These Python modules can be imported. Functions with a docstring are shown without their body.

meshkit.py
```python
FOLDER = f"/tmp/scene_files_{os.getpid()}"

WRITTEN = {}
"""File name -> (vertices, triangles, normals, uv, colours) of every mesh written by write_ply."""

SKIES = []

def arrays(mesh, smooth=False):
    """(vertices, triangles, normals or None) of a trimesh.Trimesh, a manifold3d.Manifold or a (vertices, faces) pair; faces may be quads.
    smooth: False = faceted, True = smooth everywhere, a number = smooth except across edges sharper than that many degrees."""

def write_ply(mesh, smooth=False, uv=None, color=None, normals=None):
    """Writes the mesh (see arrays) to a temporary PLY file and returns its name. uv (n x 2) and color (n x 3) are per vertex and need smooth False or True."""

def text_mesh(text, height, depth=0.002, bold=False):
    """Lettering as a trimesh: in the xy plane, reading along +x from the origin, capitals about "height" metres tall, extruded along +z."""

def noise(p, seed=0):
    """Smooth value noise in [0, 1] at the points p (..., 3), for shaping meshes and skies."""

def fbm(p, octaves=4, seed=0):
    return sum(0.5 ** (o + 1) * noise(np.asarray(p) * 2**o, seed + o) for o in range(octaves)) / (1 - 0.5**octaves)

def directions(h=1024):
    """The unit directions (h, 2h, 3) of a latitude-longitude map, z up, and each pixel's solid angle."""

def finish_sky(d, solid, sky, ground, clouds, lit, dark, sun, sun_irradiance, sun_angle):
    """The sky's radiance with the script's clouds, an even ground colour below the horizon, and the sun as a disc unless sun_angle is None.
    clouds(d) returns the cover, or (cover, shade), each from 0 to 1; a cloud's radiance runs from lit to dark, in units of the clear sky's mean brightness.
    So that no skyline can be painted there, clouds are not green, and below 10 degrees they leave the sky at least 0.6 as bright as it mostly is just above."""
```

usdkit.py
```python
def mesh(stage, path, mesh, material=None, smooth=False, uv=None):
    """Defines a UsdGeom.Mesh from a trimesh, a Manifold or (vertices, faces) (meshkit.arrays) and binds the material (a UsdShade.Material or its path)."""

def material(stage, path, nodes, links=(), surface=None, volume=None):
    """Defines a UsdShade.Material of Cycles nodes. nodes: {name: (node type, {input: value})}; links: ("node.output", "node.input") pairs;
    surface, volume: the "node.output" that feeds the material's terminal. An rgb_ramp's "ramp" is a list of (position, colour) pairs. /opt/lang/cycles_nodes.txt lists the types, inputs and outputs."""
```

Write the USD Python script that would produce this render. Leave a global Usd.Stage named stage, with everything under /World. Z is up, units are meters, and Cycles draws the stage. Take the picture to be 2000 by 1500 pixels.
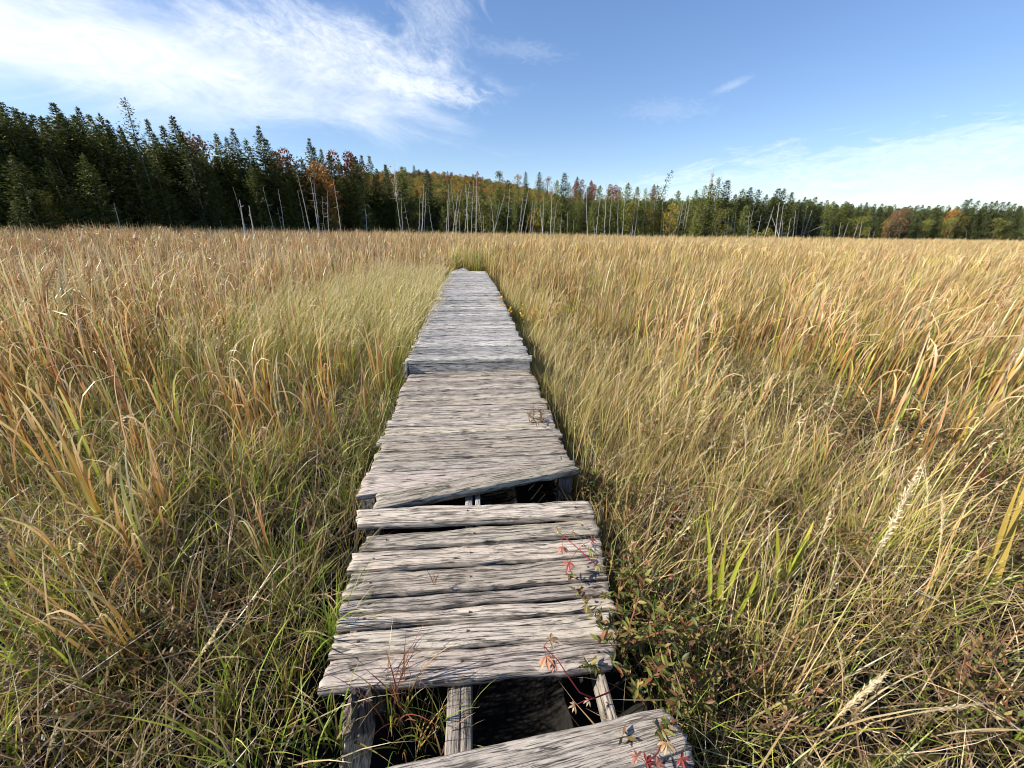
import math
import numpy as np
import trimesh
import manifold3d
import usdkit
import meshkit
from pxr import Usd, UsdGeom, UsdLux, UsdShade, Gf, Sdf, Vt

stage = Usd.Stage.CreateInMemory()
UsdGeom.SetStageUpAxis(stage, "Z")
UsdGeom.SetStageMetersPerUnit(stage, 1.0)
stage.SetDefaultPrim(UsdGeom.Xform.Define(stage, "/World").GetPrim())
UsdGeom.Scope.Define(stage, "/World/Looks")

# ------------------------------------------------------------------ camera, sky, sun, exposure
FPX = 760.0                      # focal length in pixels of the 2000 px wide photograph
PITCH, ROLL = math.radians(21.65), math.radians(0.85)
EYE = np.array([0.0, 0.0, 1.55])
SUN = np.array([-0.93, -0.20, 0.0]); SUN /= np.linalg.norm(SUN)
SUN_EL = math.radians(33)
SUN = np.array([*(SUN[:2] * math.cos(SUN_EL)), math.sin(SUN_EL)])
EXPOSURE = 1.06
SKY_STRENGTH = 0.118
SUN_POWER = 1.25

fwd = np.array([0, math.cos(PITCH), -math.sin(PITCH)])
up0 = np.array([0, math.sin(PITCH), math.cos(PITCH)])
rt0 = np.array([1.0, 0, 0])
RT = rt0 * math.cos(ROLL) + up0 * math.sin(ROLL)
UP = up0 * math.cos(ROLL) - rt0 * math.sin(ROLL)
cam = UsdGeom.Camera.Define(stage, "/World/camera")
cam.CreateHorizontalApertureAttr(36.0)
cam.CreateVerticalApertureAttr(27.0)
cam.CreateFocalLengthAttr(36.0 * FPX / 2000)
cam.CreateClippingRangeAttr(Gf.Vec2f(0.05, 20000))
cam.CreateExposureAttr(EXPOSURE)
cam.AddTransformOp().Set(Gf.Matrix4d(*RT, 0, *UP, 0, *(-fwd), 0, *EYE, 1))


def ray(px, py):
    return fwd + RT * (px - 1000) / FPX + UP * (750 - py) / FPX


def gnd(px, py, z=0.0):
    r = ray(px, py)
    return EYE + r * (z - EYE[2]) / r[2]


def at(px, py, dist):
    r = ray(px, py)
    return EYE + r * dist / math.hypot(r[0], r[1])


sun = UsdLux.DistantLight.Define(stage, "/World/sun")
sun.CreateIntensityAttr(SUN_POWER)
sun.CreateAngleAttr(0.53)
sun.CreateNormalizeAttr(True)
sun.CreateColorAttr(Gf.Vec3f(1.0, 0.93, 0.82))
zax = SUN
xax = np.cross([0, 0, 1.0], zax); xax /= np.linalg.norm(xax)
yax = np.cross(zax, xax)
sun.AddTransformOp().Set(Gf.Matrix4d(*xax, 0, *yax, 0, *zax, 0, 0, 0, 50, 1))


def unit(v):
    v = np.asarray(v, float)
    return v / np.linalg.norm(v)


def sky_material():
    n = {
        "sky": ("sky_texture", {"sky_type": "single_scattering", "sun_disc": False, "sun_elevation": SUN_EL,
                                "sun_rotation": math.atan2(SUN[0], SUN[1]), "altitude": 60.0, "air_density": 1.0,
                                "aerosol_density": 0.15, "ozone_density": 3.0}),
        "tc": ("texture_coordinate", {}),
        "sat": ("hsv", {"hue": 0.511, "saturation": 1.22, "value": 1.0, "fac": 1.0}),
        "gam": ("gamma", {"gamma": 0.8}),
        "bg": ("background_shader", {"strength": SKY_STRENGTH}),
    }
    links = [("sky.color", "gam.color"), ("gam.color", "sat.color")]
    last = "sat.color"
    # each cloud bank: centre pixel, half width, half height (as slopes), tilt, density, edge noise
    banks = [
        (190, 92, 0.50, 0.082, 0.0, 0.90, 1.9, 0.34),
        (640, 92, 0.27, 0.060, -0.10, 0.70, 2.6, 0.50),
        (830, 172, 0.13, 0.024, -0.10, 0.72, 3.0, 0.45),
        (850, 20, 0.10, 0.075, 0.9, 0.35, 3.0, 0.6),
        (1010, 97, 0.10, 0.018, -0.08, 0.14, 4.0, 0.5),
        (1300, 215, 0.09, 0.020, -0.03, 0.12, 5.0, 0.6),
        (1428, 167, 0.035, 0.008, 0.3, 0.24, 6.0, 0.5),
        (1640, 330, 0.44, 0.050, 0.05, 0.34, 3.2, 0.9, 0.95, 0.5),
        (1990, 285, 0.36, 0.050, 0.12, 0.28, 3.2, 0.9, 0.95, 0.5),
        (1640, 385, 0.60, 0.030, 0.0, 0.06, 2.0, 0.4),
    ]
    for i, (px, py, a, b, tilt, dens, ns, rag, *soft) in enumerate(banks):
        s0, s1 = soft or (1.25, 0.1)
        c = unit(ray(px, py))
        r = unit(np.cross(c, [0, 0, 1.0]))
        u = np.cross(r, c)
        r, u = r * math.cos(tilt) + u * math.sin(tilt), u * math.cos(tilt) - r * math.sin(tilt)
        p = f"c{i}"
        n[p + "d"] = ("vector_math", {"math_type": "subtract", "vector2": tuple(c)})
        n[p + "r"] = ("vector_math", {"math_type": "dot_product", "vector2": tuple(r / a)})
        n[p + "u"] = ("vector_math", {"math_type": "dot_product", "vector2": tuple(u / b)})
        n[p + "xy"] = ("combine_xyz", {"z": i * 3.1})
        n[p + "st"] = ("vector_math", {"math_type": "multiply", "vector2": (ns, ns * 0.42, 1.0)})
        n[p + "n"] = ("noise_texture", {"scale": 1.0, "detail": 7.0, "roughness": 0.6, "distortion": 1.2})
        n[p + "n2"] = ("noise_texture", {"scale": 3.1, "detail": 5.0, "roughness": 0.65, "distortion": 2.2})
        n[p + "len"] = ("vector_math", {"math_type": "length"})
        n[p + "flat"] = ("vector_math", {"math_type": "multiply", "vector2": (1.0, 1.0, 0.0)})
        n[p + "na"] = ("math", {"math_type": "multiply_add", "value2": 2.0 * rag * 2, "value3": -rag * 2})
        n[p + "sum"] = ("math", {"math_type": "subtract"})
        n[p + "fall"] = ("map_range", {"range_type": "smoothstep", "from_min": s0, "from_max": s1, "to_min": 0.0, "to_max": 1.0, "clamp": True})
        n[p + "fib"] = ("map_range", {"range_type": "linear", "from_min": 0.25, "from_max": 0.75, "to_min": 1.0 - rag * 1.1, "to_max": 1.0, "clamp": True})
        n[p + "m"] = ("math", {"math_type": "multiply"})
        n[p + "m2"] = ("math", {"math_type": "multiply", "value2": dens})
        n[p + "mix"] = ("mix_color", {"blend_type": "mix", "b": (CLOUD * np.array([0.96, 0.985, 1.0])).tolist()})
        links += [("tc.generated", p + "d.vector1"), (p + "d.vector", p + "r.vector1"), (p + "d.vector", p + "u.vector1"),
                  (p + "r.value", p + "xy.x"), (p + "u.value", p + "xy.y"), (p + "xy.vector", p + "st.vector1"),
                  (p + "st.vector", p + "n.vector"), (p + "st.vector", p + "n2.vector"),
                  (p + "xy.vector", p + "flat.vector1"), (p + "flat.vector", p + "len.vector1"),
                  (p + "n.fac", p + "na.value1"), (p + "len.value", p + "sum.value1"), (p + "na.value", p + "sum.value2"),
                  (p + "sum.value", p + "fall.value"), (p + "n2.fac", p + "fib.value"),
                  (p + "fall.result", p + "m.value1"), (p + "fib.result", p + "m.value2"), (p + "m.value", p + "m2.value1"),
                  (p + "m2.value", p + "mix.fac"), (last, p + "mix.a")]
        last = p + "mix.result"
    links.append((last, "bg.color"))
    return usdkit.material(stage, "/World/Looks/sky_material", n, links, surface="bg.background")


CLOUD = 5.4
dome = UsdLux.DomeLight.Define(stage, "/World/sky")
dome.CreateIntensityAttr(1.0)
UsdShade.MaterialBindingAPI.Apply(dome.GetPrim()).Bind(sky_material())
dome.GetPrim().SetCustomDataByKey("kind", "structure")

# ------------------------------------------------------------------ helpers
USED = {}


def numbered(path):
    k = USED.get(path, -1) + 1
    USED[path] = k
    return path if k == 0 else f"{path}_{k:03d}"


def set_data(prim, label=None, category=None, group=None, kind=None):
    for k, v in (("label", label), ("category", category), ("group", group), ("kind", kind)):
        if v:
            prim.SetCustomDataByKey(k, v)


def thing(name, label, category, loc=(0, 0, 0), group=None, matrix=None, kind=None):
    x = UsdGeom.Xform.Define(stage, numbered("/World/" + name))
    m = matrix if matrix is not None else Gf.Matrix4d(1, 0, 0, 0, 0, 1, 0, 0, 0, 0, 1, 0, *map(float, loc), 1)
    x.AddTransformOp().Set(m)
    set_data(x.GetPrim(), label, category, group, kind)
    return str(x.GetPath())


def place_matrix(loc, yaw=0.0, s=1.0, sz=None, tilt=0.0):
    c, sn, sz = math.cos(yaw), math.sin(yaw), s if sz is None else sz
    return Gf.Matrix4d(s * c, s * sn, 0, 0, -s * sn, s * c, 0, 0, tilt * sz, 0, sz, 0, *map(float, loc), 1)


def put(path, V, F, mat, C=None, smooth=False, W=None, label=None):
    """One Mesh prim. V vertices, F triangles, C colour per vertex, W wood coordinates per vertex."""
    path = numbered(path)
    V, F = np.asarray(V, float), np.asarray(F, int)
    m = usdkit.mesh(stage, path, (V, F), mat, smooth=smooth)
    pv = UsdGeom.PrimvarsAPI(m)
    if C is not None:
        pv.CreatePrimvar("tone", Sdf.ValueTypeNames.Color3fArray, "vertex").Set(Vt.Vec3fArray.FromNumpy(np.asarray(C, np.float32)))
    if W is not None:
        pv.CreatePrimvar("grain", Sdf.ValueTypeNames.Vector3fArray, "vertex").Set(Vt.Vec3fArray.FromNumpy(np.asarray(W, np.float32)))
    if label:
        m.GetPrim().SetCustomDataByKey("label", label)
    return path


def copy_of(src, name, label, category, matrix, group):
    x = UsdGeom.Xform.Define(stage, numbered("/World/" + name))
    x.GetPrim().GetReferences().AddInternalReference(src)
    x.GetPrim().SetInstanceable(True)
    op = [o for o in x.GetOrderedXformOps()]
    (op[0] if op else x.AddTransformOp()).Set(matrix)
    set_data(x.GetPrim(), label, category, group)
    return str(x.GetPath())


def join(parts):
    """Joins (V, F, C) tuples."""
    o, Vs, Fs, Cs = 0, [], [], []
    for V, F, C in parts:
        Vs.append(V); Fs.append(np.asarray(F) + o); Cs.append(C)
        o += len(V)
    return np.vstack(Vs), np.vstack(Fs), np.vstack(Cs)


def scatter(name, protos, pos, yaw, scale, ids, mat, label, category=None, zscale=None):
    """A PointInstancer of prototypes (V, F, C): uncountable vegetation."""
    path = numbered("/World/" + name)
    pi = UsdGeom.PointInstancer.Define(stage, path)
    set_data(pi.GetPrim(), label, category, None, "stuff")
    rel = pi.CreatePrototypesRel()
    for k, (V, F, C) in enumerate(protos):
        rel.AddTarget(put(f"{path}/clump", V, F, mat, C))
    n = len(pos)
    q = np.zeros((n, 4), np.float32)          # i j k real
    q[:, 2], q[:, 3] = np.sin(yaw / 2), np.cos(yaw / 2)
    pi.CreatePositionsAttr(Vt.Vec3fArray.FromNumpy(np.asarray(pos, np.float32)))
    pi.CreateOrientationsAttr(Vt.QuathArray([Gf.Quath(float(a[3]), float(a[0]), float(a[1]), float(a[2])) for a in q]))
    s = np.repeat(np.asarray(scale, np.float32)[:, None], 3, 1)
    if zscale is not None:
        s[:, 2] *= zscale
    pi.CreateScalesAttr(Vt.Vec3fArray.FromNumpy(s))
    pi.CreateProtoIndicesAttr(Vt.IntArray.FromNumpy(np.asarray(ids, np.int32)))
    return path


# ------------------------------------------------------------------ materials
def leaf_material(name, trans=0.35, rough=0.55, vary=0.25, spec=0.25):
    n = {"t": ("attribute", {"attribute": "tone"}),
         "oi": ("object_info", {}),
         "g": ("geometry", {}),
         "nz": ("noise_texture", {"scale": 0.9, "detail": 2.0}),
         "add": ("math", {"math_type": "add"}),
         "mr": ("map_range", {"range_type": "linear", "from_min": 0.4, "from_max": 1.6, "to_min": 1.0 - vary, "to_max": 1.0 + vary, "clamp": True}),
         "hs": ("hsv", {"hue": 0.5, "saturation": 1.0, "fac": 1.0}),
         "p": ("principled_bsdf", {"roughness": rough, "specular_ior_level": spec}),
         "tr": ("translucent_bsdf", {}),
         "mx": ("mix_closure", {"fac": trans})}
    l = [("g.position", "nz.vector"), ("nz.fac", "add.value1"), ("oi.random", "add.value2"), ("add.value", "mr.value"),
         ("t.color", "hs.color"), ("mr.result", "hs.value"), ("hs.color", "p.base_color"), ("hs.color", "tr.color"),
         ("p.BSDF", "mx.closure1"), ("tr.BSDF", "mx.closure2")]
    return usdkit.material(stage, "/World/Looks/" + name, n, l, surface="mx.closure")


GRASS = leaf_material("dry_grass", 0.30, 0.42, 0.25, 0.4)
LEAF = leaf_material("leaf", 0.3, 0.45, 0.2, 0.3)
NEEDLE = leaf_material("needles", 0.18, 0.6, 0.25, 0.15)


def wood_material(name, pale, mid, dark, bump=0.6, dens=1.0):
    n = {"w": ("attribute", {"attribute": "grain"}),
         "t": ("attribute", {"attribute": "tone"}),
         "s1": ("mapping", {"scale": (5.5, 62.0, 30.0)}),
         "n1": ("noise_texture", {"scale": 1.0, "detail": 8.0, "roughness": 0.72, "distortion": 0.45}),
         "s2": ("mapping", {"scale": (5.0, 13.0, 5.0)}),
         "n2": ("noise_texture", {"scale": 1.0, "detail": 6.0, "roughness": 0.7, "distortion": 0.6}),
         "s5": ("mapping", {"scale": (1.1, 26.0, 12.0)}),
         "n5": ("noise_texture", {"scale": 1.0, "detail": 2.0, "roughness": 0.5, "distortion": 0.25}),
         "c1": ("math", {"math_type": "subtract", "value2": 0.5}),
         "c2": ("math", {"math_type": "absolute"}),
         "c3": ("map_range", {"range_type": "smoothstep", "from_min": 0.003, "from_max": 0.016, "to_min": 0.25, "to_max": 1.0, "clamp": True}),
         "m5": ("mix_color", {"blend_type": "multiply", "fac": 0.9}),
         "s3": ("mapping", {"scale": (9.0, 150.0, 40.0)}),
         "n3": ("noise_texture", {"scale": 1.0, "detail": 4.0, "roughness": 0.6, "distortion": 0.4}),
         "s4": ("mapping", {"scale": (3.4, 8.0, 3.0)}),
         "vo": ("voronoi_texture", {"scale": 1.0, "feature": "f1"}),
         "kn": ("map_range", {"range_type": "smoothstep", "from_min": 0.05, "from_max": 0.16, "to_min": 0.35, "to_max": 1.0, "clamp": True}),
         "r1": ("rgb_ramp", {"ramp": [(0.31, dark), (0.40, mid), (0.49, pale), (0.72, tuple(min(1, 1.2 * c) for c in pale))]}),
         "r2": ("map_range", {"range_type": "smoothstep", "from_min": 0.36, "from_max": 0.50, "to_min": 0.55, "to_max": 1.0, "clamp": True}),
         "r3": ("map_range", {"range_type": "smoothstep", "from_min": 0.36, "from_max": 0.47, "to_min": 0.14, "to_max": 1.0, "clamp": True}),
         "m1": ("mix_color", {"blend_type": "multiply", "fac": 1.0}),
         "m2": ("mix_color", {"blend_type": "multiply", "fac": 1.0}),
         "m3": ("mix_color", {"blend_type": "multiply", "fac": 1.0}),
         "m4": ("mix_color", {"blend_type": "multiply", "fac": 0.8}),
         "h1": ("math", {"math_type": "multiply_add", "value2": 0.45}),
         "h2": ("math", {"math_type": "multiply_add", "value2": 0.5}),
         "b": ("bump", {"strength": bump, "distance": 0.011}),
         "p": ("principled_bsdf", {"roughness": 0.78, "specular_ior_level": 0.25})}
    l = [("w.vector", "s1.vector"), ("s1.vector", "n1.vector"), ("w.vector", "s2.vector"), ("s2.vector", "n2.vector"),
         ("w.vector", "s3.vector"), ("s3.vector", "n3.vector"), ("w.vector", "s4.vector"), ("s4.vector", "vo.vector"),
         ("vo.distance", "kn.value"), ("n1.fac", "r1.fac"), ("n2.fac", "r2.value"), ("n3.fac", "r3.value"),
         ("r1.color", "m1.a"), ("r2.result", "m1.b"), ("m1.result", "m2.a"), ("r3.result", "m2.b"),
         ("m2.result", "m3.a"), ("t.color", "m3.b"), ("m3.result", "m4.a"), ("kn.result", "m4.b"), ("m4.result", "m5.a"), ("c3.result", "m5.b"), ("m5.result", "p.base_color"),
         ("w.vector", "s5.vector"), ("s5.vector", "n5.vector"), ("n5.fac", "c1.value1"), ("c1.value", "c2.value1"), ("c2.value", "c3.value"), ("c3.result", "h2.value1"), ("h1.value", "h2.value3"),
         ("n3.fac", "h1.value1"), ("n1.fac", "h1.value3"), ("h2.value", "b.height"), ("b.normal", "p.normal")]
    return usdkit.material(stage, "/World/Looks/" + name, n, l, surface="p.BSDF")


WOOD = wood_material("weathered_wood", (0.50, 0.435, 0.365), (0.34, 0.29, 0.24), (0.085, 0.07, 0.058), 1.0)
WOOD_GREY = wood_material("grey_wood", (0.48, 0.455, 0.425), (0.29, 0.275, 0.26), (0.075, 0.072, 0.072), 0.8)
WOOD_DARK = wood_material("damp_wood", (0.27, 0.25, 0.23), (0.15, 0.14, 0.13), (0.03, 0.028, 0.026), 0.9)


def simple_material(name, colour, rough=0.8, nscale=6.0, amount=0.4, bump=0.0, metallic=0.0):
    c = np.array(colour)
    n = {"g": ("geometry", {}), "nz": ("noise_texture", {"scale": nscale, "detail": 6.0, "roughness": 0.6}),
         "r": ("rgb_ramp", {"ramp": [(0.3, tuple(c * (1 - amount))), (0.7, tuple(np.minimum(1, c * (1 + amount))))]}),
         "b": ("bump", {"strength": bump, "distance": 0.02}),
         "p": ("principled_bsdf", {"roughness": rough, "metallic": metallic, "specular_ior_level": 0.3})}
    l = [("g.position", "nz.vector"), ("nz.fac", "r.fac"), ("r.color", "p.base_color"), ("nz.fac", "b.height"), ("b.normal", "p.normal")]
    return usdkit.material(stage, "/World/Looks/" + name, n, l, surface="p.BSDF")


BARK = simple_material("bark", (0.10, 0.085, 0.07), 0.9, 9.0, 0.5)
SNAGWOOD = simple_material("bleached_snag", (0.34, 0.32, 0.295), 0.8, 2.5, 0.35)
SHADED_PEAT = simple_material("peat", (0.005, 0.004, 0.003), 0.9, 4.0, 0.6, 0.8)  # wet peat, its near-black also painting in the shade under the boardwalk gaps
IRON = simple_material("rusty_iron", (0.07, 0.045, 0.035), 0.7, 80.0, 0.4)
MASTRED = simple_material("mast_paint", (0.42, 0.22, 0.20), 0.6, 0.2, 0.2)

# ------------------------------------------------------------------ layout of the place
BOG = -0.45
YAW = math.radians(6.3)                       # the boardwalk runs a little to the left of straight ahead
AX = np.array([-math.sin(YAW), math.cos(YAW)])
AL = np.array([math.cos(YAW), math.sin(YAW)])
A0 = np.array([-0.02, 0.0])


def tl(x, y):
    """Distance along the boardwalk and to its right."""
    d = np.stack([np.asarray(x) - A0[0], np.asarray(y) - A0[1]], -1)
    return d @ AX, d @ AL


def world(t, l, z=0.0):
    p = A0 + AX * t + AL * l
    return np.array([p[0], p[1], z])


AZ_K = np.radians([-75, -50.6, -42, -30, -20, -10, 0, 15, 31, 38, 44, 50.6, 75])
R_K = np.array([44, 47, 52, 60, 67, 72, 75, 80, 95, 125, 150, 165, 170])


def edge_r(az):
    return np.interp(az, AZ_K, R_K)


def terrain(x, y):
    x, y = np.asarray(x, float), np.asarray(y, float)
    r, az = np.hypot(x, y), np.arctan2(x, y)
    z = np.full(np.broadcast(x, y).shape, BOG) + 0.0
    beyond = np.clip(r - edge_r(az) - 2, 0, None)
    z = z + 0.9 * (1 - np.exp(-beyond / 8)) + np.clip(beyond, 0, 300) * 0.004
    h = 27 * np.exp(-(((np.degrees(az) + 12) / 24) ** 2)) * np.clip((r - 105) / 170, 0, 1) ** 1.1
    h2 = 13 * np.exp(-(((np.degrees(az) - 22) / 13) ** 2)) * np.clip((r - 140) / 160, 0, 1)
    z = z + np.maximum(h, h2) + 1.2 * (meshkit.fbm(np.stack([x / 40, y / 40, 0 * x], -1), 3, 5) - 0.5) * np.clip(beyond / 30, 0, 1)
    near = 0.10 * (meshkit.fbm(np.stack([x * 1.1, y * 1.1, 0 * x], -1), 3, 9) - 0.5) * (r < 60)
    t, l = tl(x, y)
    trench = -0.55 * np.exp(-((l / 0.64) ** 6)) * (t < 15.5)
    return z + near + trench


def build_terrain():
    a = np.linspace(0, 2 * math.pi, 181)[:-1]
    rr = np.concatenate([[0.0], np.linspace(0.25, 8, 32), np.geomspace(8.6, 700, 56), [1500, 4000, 9000]])
    A, Rr = np.meshgrid(a, rr[1:])
    X, Y = Rr * np.sin(A), Rr * np.cos(A)
    Z = terrain(X, Y)
    V = np.vstack([[[0, 0, float(terrain(0.0, 0.0))]], np.stack([X, Y, Z], -1).reshape(-1, 3)])
    na, F = len(a), []
    for j in range(na):
        F.append([0, 1 + (j + 1) % na, 1 + j])
    idx = 1 + np.arange(len(rr) - 1)[:, None] * na + np.arange(na)[None]
    p, q = idx[:-1], idx[1:]
    pn, qn = np.roll(p, -1, 1), np.roll(q, -1, 1)
    F = np.vstack([F, np.stack([p, pn, qn], -1).reshape(-1, 3), np.stack([p, qn, q], -1).reshape(-1, 3)])
    path = put("/World/ground", V, F[:, ::-1] if False else F, SHADED_PEAT, smooth=True)
    set_data(stage.GetPrimAtPath(path), "wet peat of the bog, shade painted into its black, rising to wooded hills", None, None, "structure")


build_terrain()

# ------------------------------------------------------------------ boardwalk
def plank_mesh(bl, br, fl, fr, thick, seed, nx, ny, rough=0.004, ragged=0.006, sag=0.0, endrag=0.012):
    """A weathered board. bl, br, fl, fr: the top corners (back left, back right, front left, front right)."""
    bl, br, fl, fr = (np.asarray(p, float) for p in (bl, br, fl, fr))
    L = np.linalg.norm(br - bl)
    Wd = np.linalg.norm(fl - bl)
    uu, vv = np.linspace(0, 1, nx + 1), np.linspace(0, 1, ny + 1)
    vv = 0.5 - 0.5 * np.cos(np.pi * vv) if ny > 3 else vv
    U, V = np.meshgrid(uu, vv, indexing="ij")
    so = seed * 17.31
    e = lambda c, f, o: meshkit.fbm(np.stack([c * f, 0 * c + so, 0 * c + o], -1), 4, seed % 97) - 0.5
    Vr = V + (e(U * L, 5, 1) * 2.4 * ragged / Wd) * (1 - V) + (e(U * L, 5, 9) * 2.4 * ragged / Wd) * V
    Ur = U + (e(V * Wd, 30, 3) * 2.2 * endrag / L) * (1 - U) + (e(V * Wd, 30, 6) * 2.2 * endrag / L) * U
    P = (bl * (1 - Ur[..., None]) + br * Ur[..., None]) * (1 - Vr[..., None]) + (fl * (1 - Ur[..., None]) + fr * Ur[..., None]) * Vr[..., None]
    g = meshkit.fbm(np.stack([U * L * 3.0 + so, V * Wd * 55, 0 * U], -1), 4, seed % 89) - 0.5
    g2 = meshkit.fbm(np.stack([U * L * 4.0 + so, V * Wd * 12, 0 * U + 5], -1), 3, seed % 83) - 0.5
    edge = np.minimum(np.minimum(V, 1 - V) * Wd, np.minimum(U, 1 - U) * L)
    round_ = -0.008 * np.exp(-edge / 0.005)
    P[..., 2] += rough * (1.6 * g + 2.0 * g2) + round_ - sag * 4 * U * (1 - U)
    Wc = np.stack([U * L + so, V * Wd + seed * 3.7, 0 * U], -1)
    top = P.reshape(-1, 3)
    n = len(top)
    idx = np.arange(n).reshape(nx + 1, ny + 1)
    ring = np.concatenate([idx[:, 0], idx[-1, 1:], idx[-2::-1, -1], idx[0, -2:0:-1]])
    low = top[ring].copy()
    mid = top[ring].copy()
    cen = top.mean(0)
    mid[:, 2] -= thick * 0.5
    mid[:, :2] += (mid[:, :2] - cen[:2]) * 0.002
    low[:, 2] -= thick * (0.85 + 0.3 * meshkit.noise(np.stack([low[:, 0] * 9, low[:, 1] * 9, 0 * low[:, 0] + so], -1)))
    m = len(ring)
    Vt_ = np.vstack([top, top[ring], mid, low, [cen - [0, 0, thick]]])
    wr = Wc.reshape(-1, 3)[ring]
    Wall = np.vstack([Wc.reshape(-1, 3), wr, wr + [0, 0.013, 0.02], wr + [0, 0.03, thick], [Wc.reshape(-1, 3).mean(0)]])
    a, b, c, d = idx[:-1, :-1], idx[1:, :-1], idx[1:, 1:], idx[:-1, 1:]
    F = [np.stack([a, c, b], -1).reshape(-1, 3), np.stack([a, d, c], -1).reshape(-1, 3)]
    i0 = np.arange(m); i1 = (i0 + 1) % m
    r0, r1 = n + i0, n + i1
    n += m
    F += [np.stack([r0, r1, n + i1], -1), np.stack([r0, n + i1, n + i0], -1),
          np.stack([n + i0, n + i1, n + m + i1], -1), np.stack([n + i0, n + m + i1, n + m + i0], -1),
          np.stack([n + m + i0, n + m + i1, np.full(m, n + 2 * m)], -1)]
    return Vt_, np.vstack(F), Wall


def add_plank(parent, corners, seed, nx, ny, mat, tint=1.0, thick=0.036, name="plank", label=None, **kw):
    V, F, W = plank_mesh(*corners, thick, seed, nx, ny, **kw)
    rng = np.random.default_rng(seed + 500)
    t = tint * rng.uniform(0.68, 1.12) * np.array([1, rng.uniform(0.97, 1.01), rng.uniform(0.93, 1.02)])
    put(f"{parent}/{name}", V, F, mat, np.tile(t, (len(V), 1)), smooth=ny > 8, W=W, label=label)


def nail(parent, p, seed):
    rng = np.random.default_rng(seed)
    m = trimesh.creation.cylinder(radius=0.0048, height=0.006, sections=7)
    m.apply_translation(np.asarray(p) + [rng.uniform(-.006, .006), rng.uniform(-.006, .006), 0.003])
    put(f"{parent}/nail", m.vertices, m.faces, IRON)


def beam(parent, p0, p1, w, h, seed, mat, name="joist", tint=0.8, label=None, nx=30):
    """A long board on edge: its top runs from p0 to p1."""
    p0, p1 = np.asarray(p0, float), np.asarray(p1, float)
    d = unit((p1 - p0) * [1, 1, 0])
    s = np.array([d[1], -d[0], 0]) * w / 2
    V, F, W = plank_mesh(p0 - s, p1 - s, p0 + s, p1 + s, h, seed, nx, 5, rough=0.004, ragged=0.004, endrag=0.01)
    put(f"{parent}/{name}", V, F, mat, np.full((len(V), 3), tint), W=W, label=label)


def dip(t):
    """Height of the near deck: it sags towards the camera."""
    return -0.03 * max(0.0, (1.9 - t)) ** 1.0


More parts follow.
